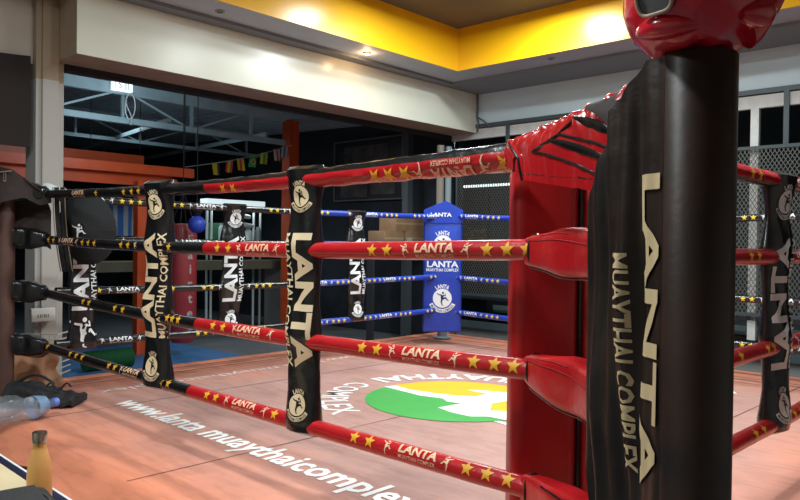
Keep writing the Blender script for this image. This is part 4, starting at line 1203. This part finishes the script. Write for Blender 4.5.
#truss(12.2, EYE + 1.80, EYE + 1.45, 2.6, 7.2, 1.1, 'third steel roof truss furthest back in the dark yard', 0.8, 0.3)
def purl():
    for i, u in enumerate((3.3, 4.6, 5.9)):
        def fl(b, u=u):
            b.bar((u - 0.5, 7.2, EYE + 1.30), (u + 1.1, 14, EYE + 1.55), 0.03, 0.05, steelblue)
        simple('roof_purlin', ['slanting steel purlin under the yard roof above the orange frame', 'slanting steel purlin under the yard roof, middle one', 'slanting steel purlin under the yard roof nearest the orange column'][i], 'roof purlin', fl, 'slanting purlins of the yard roof', rot=BR, smooth=False)
purl()
def sign():
    t = Thing('lit_sign', 'small glowing white box sign hanging on the nearest roof truss', 'sign', rot=BR)
    b = t.part('light_box'); w_ = t.part('wire')
    d0 = rotz(ray(112, 84), -BR); d1 = rotz(ray(131.5, 88), -BR); V = 6.9
    ua = d0.x * V / d0.y; ub = d1.x * V / d1.y; zc = EYE + d0.z * V / d0.y - 0.0
    b.b2((ua, V - 0.03, zc - 0.055), (ub, V + 0.03, zc + 0.062), lampblue, 0.004)
    b.decal(text('S', 0.06, None, 0.0), lambda x, y, h: Vector((ua + 0.07 + x, V - 0.032 - h, zc + y)), mat('grey_sign_print', (0.12, 0.13, 0.14)))
    for k in (0.015, 0.115, 0.127, 0.15): b.b2((ua + k, V - 0.033, zc - 0.045), (ua + k + 0.005, V - 0.031, zc + 0.05), MATS['grey_sign_print'])
    w_.tube([Vector((ub - 0.02 + 0.07 * sin(a * 1.0) * (1 - a / 12), V, zc - 0.06 - 0.13 * (1 - cos(a)) )) for a in [i * 0.45 for i in range(15)]], 0.006, greyplastic, 6)
    w_.tube([Vector((ub - 0.02 - 0.03 * sin(a * 0.9), V + 0.01, zc - 0.06 - 0.10 * a / 2)) for a in [i * 0.45 for i in range(15)]], 0.005, greyplastic, 6)
    t.done()
sign()
def oframe():
    t = Thing('orange_frame', 'orange steel portal frame of post, beam and brace behind the pillar', 'steel frame', rot=BR, smooth=False)
    V = 7.35; d0 = rotz(ray(140, 260), -BR); u = d0.x * V / d0.y
    t.part('post').b2((u - 0.055, V - 0.05, 0), (u + 0.055, V + 0.05, EYE + 0.62), orange)
    bm_ = t.part('beam'); bm_.b2((0.4, V - 0.05, EYE + 0.70), (u + 0.62, V + 0.05, EYE + 0.80), orange)
    b3 = t.part('beam'); b3.b2((0.4, V + 0.05, EYE + 0.58), (u + 0.4, V + 0.12, EYE + 0.70), orange)
    b3 = t.part('beam'); b3.b2((0.4, V + 0.5, EYE + 0.84), (u + 0.3, V + 0.58, EYE + 0.96), orange)
    br = t.part('brace'); br.bar((u + 0.05, V, EYE + 0.30), (u + 0.42, V, EYE + 0.66), 0.04, 0.04, orange)
    t.done()
    V = 8.0; d0 = rotz(ray(290, 200), -BR); u = d0.x * V / d0.y
    simple('orange_column', 'tall orange steel column standing alone in the dark yard', 'column', lambda b: b.b2((u - 0.085, V - 0.08, 0), (u + 0.085, V + 0.08, EYE + 1.72), orange), rot=BR, smooth=False)
oframe()
def atV(px, py, V):
    d = rotz(ray(px, py), -BR); k = V / d.y; return Vector((d.x * k, V, EYE + d.z * k))
def bunting():
    t = Thing('flag_bunting', 'string of small national flags hanging left of the orange column', 'bunting', rot=BR, smooth=False)
    cd = t.part('cord'); V = 7.85
    A = atV(185, 167, V); B_ = atV(292, 145, V)
    cd.tube([A.lerp(B_, i / 20) + Vector((0, 0, -0.04 * sin(pi * i / 20))) for i in range(21)], 0.006, greyplastic, 6)
    for q_ in (A, B_): t.part('hanging_cord').tube([q_, Vector((q_.x, q_.y, EYE + 1.80))], 0.003, blackr, 6)
    fy = mat('flag_yellow', (0.60, 0.50, 0.03), 0.8); frd = mat('flag_red', (0.50, 0.05, 0.05), 0.8); fg = mat('flag_green', (0.03, 0.36, 0.08), 0.8)
    fw_ = mat('flag_white', (0.5, 0.5, 0.5), 0.8); fb = mat('flag_blue', (0.04, 0.07, 0.3), 0.8); fk = mat('flag_black', (0.03, 0.03, 0.03), 0.8)
    fl = [(213, [fy, fy, fk]), (226.5, [frd, fy, frd]), (237, [fy, frd, fy]), (250, [fg, fg, fg]), (262, [fy, fg, fy]), (275, [fw_, frd, fw_]), (284, [fw_, fb, fw_])]
    for k, (px, cs) in enumerate(fl):
        b = t.part('flag'); q = (px - 185) / 107; p = A.lerp(B_, q) + Vector((0, 0, -0.04 * sin(pi * q)))
        w_ = 0.105; h_ = 0.15
        for j in range(3):
            for e in range(4):
                x0_, x1_ = -w_ / 2 + w_ * j / 3, -w_ / 2 + w_ * (j + 1) / 3
                z0_, z1_ = -h_ * e / 4, -h_ * (e + 1) / 4
                sk = 0.12 * (1 if k % 2 else -1) * (1 if k < 4 else -1)
                y_ = lambda x, z: V + 0.012 * sin(x * 40 + k) * (z / -h_)
                pts = [(x0_, z0_), (x1_, z0_), (x1_, z1_), (x0_, z1_)]
                b.add([(p.x + x + sk * z, y_(x, z), p.z + z) for x, z in pts], [[0, 1, 2, 3]], cs[j])
                b.add([(p.x + x + sk * z, y_(x, z) + 0.003, p.z + z) for x, z in pts], [[3, 2, 1, 0]], cs[j])
        if k == 3:
            b.decal(([(0, 0.045), (0.045, 0), (0, -0.045), (-0.045, 0)], [[0, 3, 2, 1]]), lambda x, y, h: Vector((p.x + x + sk * -0.08, V - 0.014, p.z - 0.08 + y)), fy)
            b.decal(disc(0.02, 12), lambda x, y, h: Vector((p.x + x + sk * -0.08, V - 0.016, p.z - 0.08 + y)), fb)
    t.done()
bunting()
# heavy bag
def heavy():
    V = 6.95; c = atV(182.5, 300, V); r = 0.145
    t = Thing('punching_bag', 'dark red heavy bag with faded vertical lettering hanging near the blue mat', 'punching bag', rot=BR)
    b = t.part('bag_body'); zb_ = 0.17; zt_ = EYE + 0.16
    bm_ = mat('dark_red_leather', (0.30, 0.028, 0.035), 0.5, var=0.15, coat=0.1)
    b.lathe([(0.03, zb_), (r * 0.75, zb_ + 0.01), (r, zb_ + 0.07), (r, zt_ - 0.04), (r * 0.9, zt_), (0.04, zt_ + 0.01)], (c.x, c.y, 0), bm_, 36)
    ch = t.part('chain', parent=b)
    for a in (45, 135, 225, 315): ch.tube([(c.x + r * 0.85 * cos(R(a)), c.y + r * .85 * sin(R(a)), zt_), (c.x, c.y, zt_ + 0.35)], 0.005, blackr, 6)
    ch.tube([(c.x, c.y, zt_ + 0.35), (c.x, c.y, EYE + 1.63)], 0.006, blackr, 6)
    va = atan2(-c.y, -c.x)
    for i, chh in enumerate('Fairtex'):
        sh = text(chh, 0.10, None, 0.02, L=0.03)
        b.decal(sh, lambda x, y, h, i=i: Vector((c.x + (r + 0.003) * cos(va + 0.55 + x / r), c.y + (r + 0.003) * sin(va + 0.55 + x / r), zt_ - 0.16 - 0.155 * i + y)), mat('faded_bag_print', (0.45, 0.36, 0.36), 0.7))
    t.done()
    V = 6.6; c = atV(197, 224.5, V)
    t = Thing('speed_bag', 'round blue ball hanging in a black frame beyond the left ropes', 'speed bag', rot=BR)
    b = t.part('ball'); rr = 0.092
    b.lathe([(rr * sin(pi * i / 16) + 0.0005, -rr * cos(pi * i / 16)) for i in range(17)], (c.x, c.y, c.z), mat('blue_rubber', (0.03, 0.07, 0.5), 0.45), 28)
    t.part('cord').tube([(c.x, c.y, c.z + rr), (c.x, c.y, EYE + 1.62)], 0.005, blackr, 8)
    k = t.part('swivel_cap'); k.lathe([(0.03, 0), (0.06, 0.05), (0.05, 0.10), (0.02, 0.14)], (c.x, c.y, c.z + rr), blackr, 20)
    t.done()
heavy()
def yard():
    # blue mats
    simple('floor_mat', 'blue foam floor mat beyond the left edge of the ring', 'mat', lambda b: b.b2((1.2, 5.5, 0), (4.6, 8.1, 0.035), bluemat_m, 0.01), rot=BR)
    # green ribbed roll
    V = 6.7; a = atV(84, 352, V); e = atV(131, 352, V)
    def roll(b):
        gm = mat('green_ribbed_rubber', (0.02, 0.13, 0.045), 0.7, bump=0.5)
        b.tube([(a.x + (e.x - a.x) * i / 60, V, 0.125) for i in range(61)], [0.085 + 0.012 * (i % 2) for i in range(61)], gm, 24)
    simple('turf_roll', 'green ribbed roll lying on the blue mat behind the ring', 'rolled mat', roll, rot=BR)
    # striped cloth
    V = 8.3; a = atV(93, 198, V); e = atV(137, 236, V)
    def cloth(b):
        bl = mat('cloth_blue', (0.04, 0.14, 0.42), 0.8); wh = mat('cloth_pale', (0.34, 0.40, 0.44), 0.8)
        n = 9
        for k in range(n):
            x0_ = a.x + (e.x - a.x) * k / n; x1_ = a.x + (e.x - a.x) * (k + 1) / n
            b.grid(lambda p, q, x0_=x0_, x1_=x1_: Vector((x0_ + (x1_ - x0_) * p, V + 0.02 * sin((x0_ + (x1_ - x0_) * p) * 30), a.z + (e.z - a.z) * q)), 4, 4, bl if k % 2 else wh, thick=0.004)
    tt = Thing('striped_curtain', 'blue and white striped cloth hanging behind the orange frame', 'cloth', rot=BR)
    cloth(tt.part('curtain_cloth')); rd = tt.part('curtain_rod'); rd.tube([(a.x - 0.05, V, a.z), (e.x + 0.05, V, a.z)], 0.012, greyplastic, 8)
    for x_ in (a.x - 0.03, e.x + 0.03): tt.part('hanging_cord').tube([(x_, V, a.z), (x_, V, EYE + 1.88)], 0.004, blackr, 6)
    tt.done()
    # long bench with steel top lit by the white rack
    V = 9.0
    def bench(px0, px1, pyt, V, mt, nm_, lb, h=0.06):
        a = atV(px0, pyt, V); e = atV(px1, pyt, V)
        t = Thing(nm_, lb, 'bench', rot=BR, smooth=False)
        t.part('bench_top').b2((a.x, V - 0.25, a.z - h), (e.x, V + 0.25, a.z), mt)
        for x in (a.x + 0.1, e.x - 0.1): t.part('leg').b2((x - 0.03, V - 0.2, 0), (x + 0.03, V + 0.2, a.z - h), greyplastic)
        t.done()
    bench(70, 280, 262, 8.6, mat('olive_wood', (0.10, 0.095, 0.06), 0.6), 'long_bench', 'long dull olive bench standing across the dark yard', 0.12)
    # lit rack
    V = 8.9; a = atV(204, 202, V); e = atV(262, 207, V); zb_ = atV(233, 246, V).z
    t = Thing('steel_rack', 'white steel wash rack under a cool glowing top in the yard', 'rack', rot=BR)
    wm_ = mat('rack_white', (0.55, 0.62, 0.62), 0.4)
    t.part('lit_top').b2((a.x, V - 0.08, a.z - 0.03), (e.x, V + 0.1, a.z + 0.05), mat('cool_lit_shelf', (0.7, 0.78, 0.8), 0.5, emit=0.8, ecol=(0.75, 0.9, 0.95)), 0.005)
    for x in (a.x + 0.05, a.x + 0.12, e.x - 0.15, e.x - 0.03): t.part('post').tube([(x, V, 0), (x, V, a.z)], 0.018, wm_, 12)
    t.part('counter').b2((a.x - 0.1, V - 0.2, zb_ - 0.04), (e.x + 0.3, V + 0.2, zb_ + 0.02), wm_)
    t.part('green_panel').b2((a.x + 0.13, V + 0.1, zb_ + 0.02), (a.x + 0.4, V + 0.12, zb_ + 0.33), mat('dark_green', (0.02, 0.09, 0.04), 0.6))
    t.done()
    for k, (px, py, r, h, mt) in enumerate([(222, 243, 0.05, 0.30, wm_), (248, 243, 0.055, 0.24, wm_), (258, 243, 0.045, 0.26, mat('grey_jar', (0.2, 0.25, 0.25), 0.4))]):
        c = atV(px, py, V - 0.1)
        t = Thing('canister', ['pale canister on the rack counter, nearest the blue ball', 'white canister on the rack counter beside the narrow grey one', 'narrow grey canister at the right end of the rack counter'][k], 'canister', 'canisters on the white rack', rot=BR)
        t.part('body').lathe([(r, 0), (r, h * 0.8), (r * 0.6, h * 0.92)], (c.x, c.y, zb_ + 0.021), mt, 20)
        t.part('lid').lathe([(r * 0.62, 0), (r * 0.62, h * 0.1)], (c.x, c.y, zb_ + 0.021 + h * 0.92), greyplastic, 20)
        t.done()
    for k, (px, py) in enumerate(((243, 216), (246, 225))):
        c = atV(px, py, V - 0.1)
        simple('hand_towel', ['upper pale towel folded on the rack rail', 'lower pale towel folded on the rack rail'][k], 'towel',
               lambda b: b.box((c.x, c.y, c.z), (0.24, 0.08, 0.06), wm_, bev=0.02, ry=R(8)), 'pale towels on the rack', rot=BR)
    l = bpy.data.lights.new('rack_light', 'AREA'); l.energy = 3.0; l.color = (0.85, 0.97, 1); l.shape = 'RECTANGLE'; l.size = 0.8; l.size_y = 0.1
    o = bpy.data.objects.new('rack_light', l); COL.objects.link(o); o.location = BW((a.x + e.x) / 2, V - 0.1, a.z - 0.05)
    # cartons
    V = 6.25
    for k, (x0_, x1_, y0_, y1_) in enumerate(((396, 424, 217, 231), (385, 404, 231, 246), (405.5, 426, 231, 246))):
        a = atV(x0_, y1_, V); e = atV(x1_, y0_, V)
        t = Thing('cardboard_box', ['top brown cardboard box of the stack left of the blue corner pad', 'lower left brown cardboard box left of the blue corner pad', 'lower right cardboard box with white label by the blue corner pad'][k], 'box', 'cardboard boxes left of the blue pad', rot=BR)
        t.part('carton').b2((a.x, V, a.z), (e.x - 0.004, V + 0.3, e.z - 0.004), mat('carton_brown', (0.32, 0.19, 0.10), 0.8, var=0.15), 0.004)
        t.part('tape').b2((a.x - 0.001, V - 0.001, (a.z + e.z) / 2 - 0.012), (e.x - 0.003, V + 0.001, (a.z + e.z) / 2 + 0.012), mat('carton_tape', (0.45, 0.33, 0.2), 0.4))
        if k == 2: t.part('label').b2((a.x + 0.03, V - 0.002, a.z + 0.03), (a.x + 0.12, V, a.z + 0.11), mat('carton_label', (0.5, 0.5, 0.5), 0.7))
        t.done()
    a = atV(384, 246, V); e = atV(428, 246, V)
    t = Thing('storage_shelf', 'dark steel shelf carrying the cardboard boxes', 'shelf', rot=BR, smooth=False)
    t.part('shelf_board').b2((a.x - 0.1, V - 0.05, a.z - 0.045), (e.x + 0.05, V + 0.4, a.z - 0.004), mat('dark_shelf', (0.03, 0.03, 0.035), 0.6))
    for x in (a.x - 0.08, e.x + 0.03): t.part('post').b2((x - 0.02, V + 0.1, 0), (x + 0.02, V + 0.2, a.z - 0.045), MATS['dark_shelf'])
    t.done()
    # framed board on the yard's side wall
    def atU(px, py, U):
        d = rotz(ray(px, py), -BR); k = U / d.x; return Vector((U, d.y * k, EYE + d.z * k))
    a = atU(336, 200, 7.34); e = atU(405, 132, 7.34); z0_, z1_ = EYE + 0.60, EYE + 1.47
    t = Thing('notice_board', 'large dark framed board on the side wall of the yard', 'notice board', rot=BR, smooth=False)
    t.part('board').b2((7.31, e.y, z0_), (7.345, a.y, z1_), mat('dark_board', (0.018, 0.018, 0.022), 0.4, var=0.4, vscale=4))
    for k_, (ya, yb, za, zb2) in enumerate(((0.1, 0.45, 0.08, 0.45), (0.5, 0.9, 0.05, 0.3), (0.2, 0.85, 0.55, 0.9))):
        pn = t.part('poster'); Ly = a.y - e.y; Lz = z1_ - z0_
        pn.b2((7.304, e.y + Ly * ya, z0_ + Lz * za), (7.309, e.y + Ly * yb, z0_ + Lz * zb2), mat('faded_poster', (0.035, 0.035, 0.04), 0.5, col2=(0.11, 0.09, 0.09), vscale=7))
    f = t.part('frame'); fm = mat('grey_board_frame', (0.12, 0.12, 0.13), 0.4)
    for p0, p1 in (((7.30, e.y, z0_), (7.30, a.y, z0_)), ((7.30, e.y, z1_), (7.30, a.y, z1_)), ((7.30, e.y, z0_), (7.30, e.y, z1_)), ((7.30, a.y, z0_), (7.30, a.y, z1_))):
        f.bar(p0, p1, 0.02, 0.02, fm)
    t.done()
    # pipes beside the window
    for k, (px, r, mt, lb) in enumerate(((440, 0.045, mat('beige_pipe', (0.30, 0.26, 0.22), 0.5), 'beige drain pipe standing left of the pale blue one'), (448, 0.038, mat('pale_blue_pipe', (0.30, 0.38, 0.42), 0.4), 'pale blue grey pipe standing behind the blue corner pad'))):
        d = rotz(ray(px, 200), -BR); V = VB + 0.25; u = d.x * V / d.y
        simple('drain_pipe', lb, 'pipe', lambda b: b.tube([(u, V, 0), (u, V, EYE + 1.16)], r, mt, 20), 'vertical pipes at the end of the opening', rot=BR)
    d = rotz(ray(408, 150), -BR); V = VB + 1.1; u = d.x * V / d.y
    simple('steel_column', 'grey steel column beside the framed board in the yard', 'column', lambda b: b.b2((u - 0.05, V - 0.05, 0), (u + 0.05, V + 0.05, EYE + 1.60), mat('dim_grey_steel', (0.06, 0.07, 0.08), 0.5)), rot=BR, smooth=False)
    # fluorescent reflection in the window, put in as a glowing tube outside
    V_ = None
    a = atU(462, 187, 8.6); e = atU(510.5, 184, 8.6)
    t = Thing('tube_reflection', 'added glowing tube standing in for a fluorescent reflection in the meshed window', 'lamp', rot=BR)
    zc = (a.z + e.z) / 2
    t.part('tube').tube([(8.6, a.y, zc), (8.6, e.y, zc)], 0.018, mat('reflection_glow', (1, 1, 1), 0.5, emit=4.0, ecol=(0.95, 1, 1)), 12)
    t.part('bracket').b2((8.63, e.y, zc - 0.02), (8.67, a.y, zc + 0.03), greyplastic)
    t.part('stand').b2((8.68, (a.y + e.y) / 2 - .01, 0), (8.70, (a.y + e.y) / 2 + .01, zc), blackr); t.part('base').b2((8.55, (a.y + e.y) / 2 - .15, 0), (8.85, (a.y + e.y) / 2 + .15, 0.02), blackr)
    t.done()
    # marigold offering behind the mesh
    c = atU(470, 232, 7.25)
    t = Thing('flower_garland', 'orange and yellow flower offering behind the mesh beside the blue pad', 'flowers', rot=BR)
    st_ = t.part('stand'); st_.b2((7.21, c.y - 0.30, 0), (7.34, c.y + 0.12, c.z - 0.12), mat('dark_shelf', (0.03, 0.03, 0.035), 0.6))
    g = t.part('blossoms'); rnd = random.Random(3)
    om = mat('marigold_orange', (0.62, 0.2, 0.06), 0.8); ym = mat('marigold_yellow', (0.65, 0.42, 0.1), 0.8)
    for k in range(60):
        y_ = c.y + 0.1 - 0.36 * rnd.random(); zz = c.z - 0.11 + 0.13 * rnd.random() * (1 if y_ < c.y else 2.2)
        r = 0.014 + 0.01 * rnd.random()
        g.lathe([(r * sin(pi * i / 6) + 0.0003, -r * cos(pi * i / 6)) for i in range(7)], (7.28 - 0.06 * rnd.random(), y_, zz), om if k % 4 else ym, 8)
    t.done()
    # low white rimmed dark trough outside the window
    a = atU(447, 332, 7.6); e = atU(520, 341, 7.6)
    t = Thing('planter_trough', 'long dark trough with a white rim outside the mesh wall', 'planter', rot=BR)
    t.part('trough').b2((7.4, 1.2, 0), (7.9, min(a.y, 5.6), 0.42), mat('dark_green_trough', (0.015, 0.03, 0.02), 0.6), 0.02)
    t.part('rim').b2((7.38, 1.18, 0.42), (7.92, min(a.y, 5.6) + 0.02, 0.46), mat('grey_white_rim', (0.45, 0.48, 0.46), 0.6), 0.01)
    t.done()
    simple('storage_crate', 'green grey crate outside the mesh wall behind the trough', 'crate', lambda b: b.b2((8.2, 3.2, 0), (8.8, 4.6, 0.75), mat('green_grey_crate', (0.10, 0.14, 0.11), 0.7, var=0.3), 0.02), rot=BR)
yard()
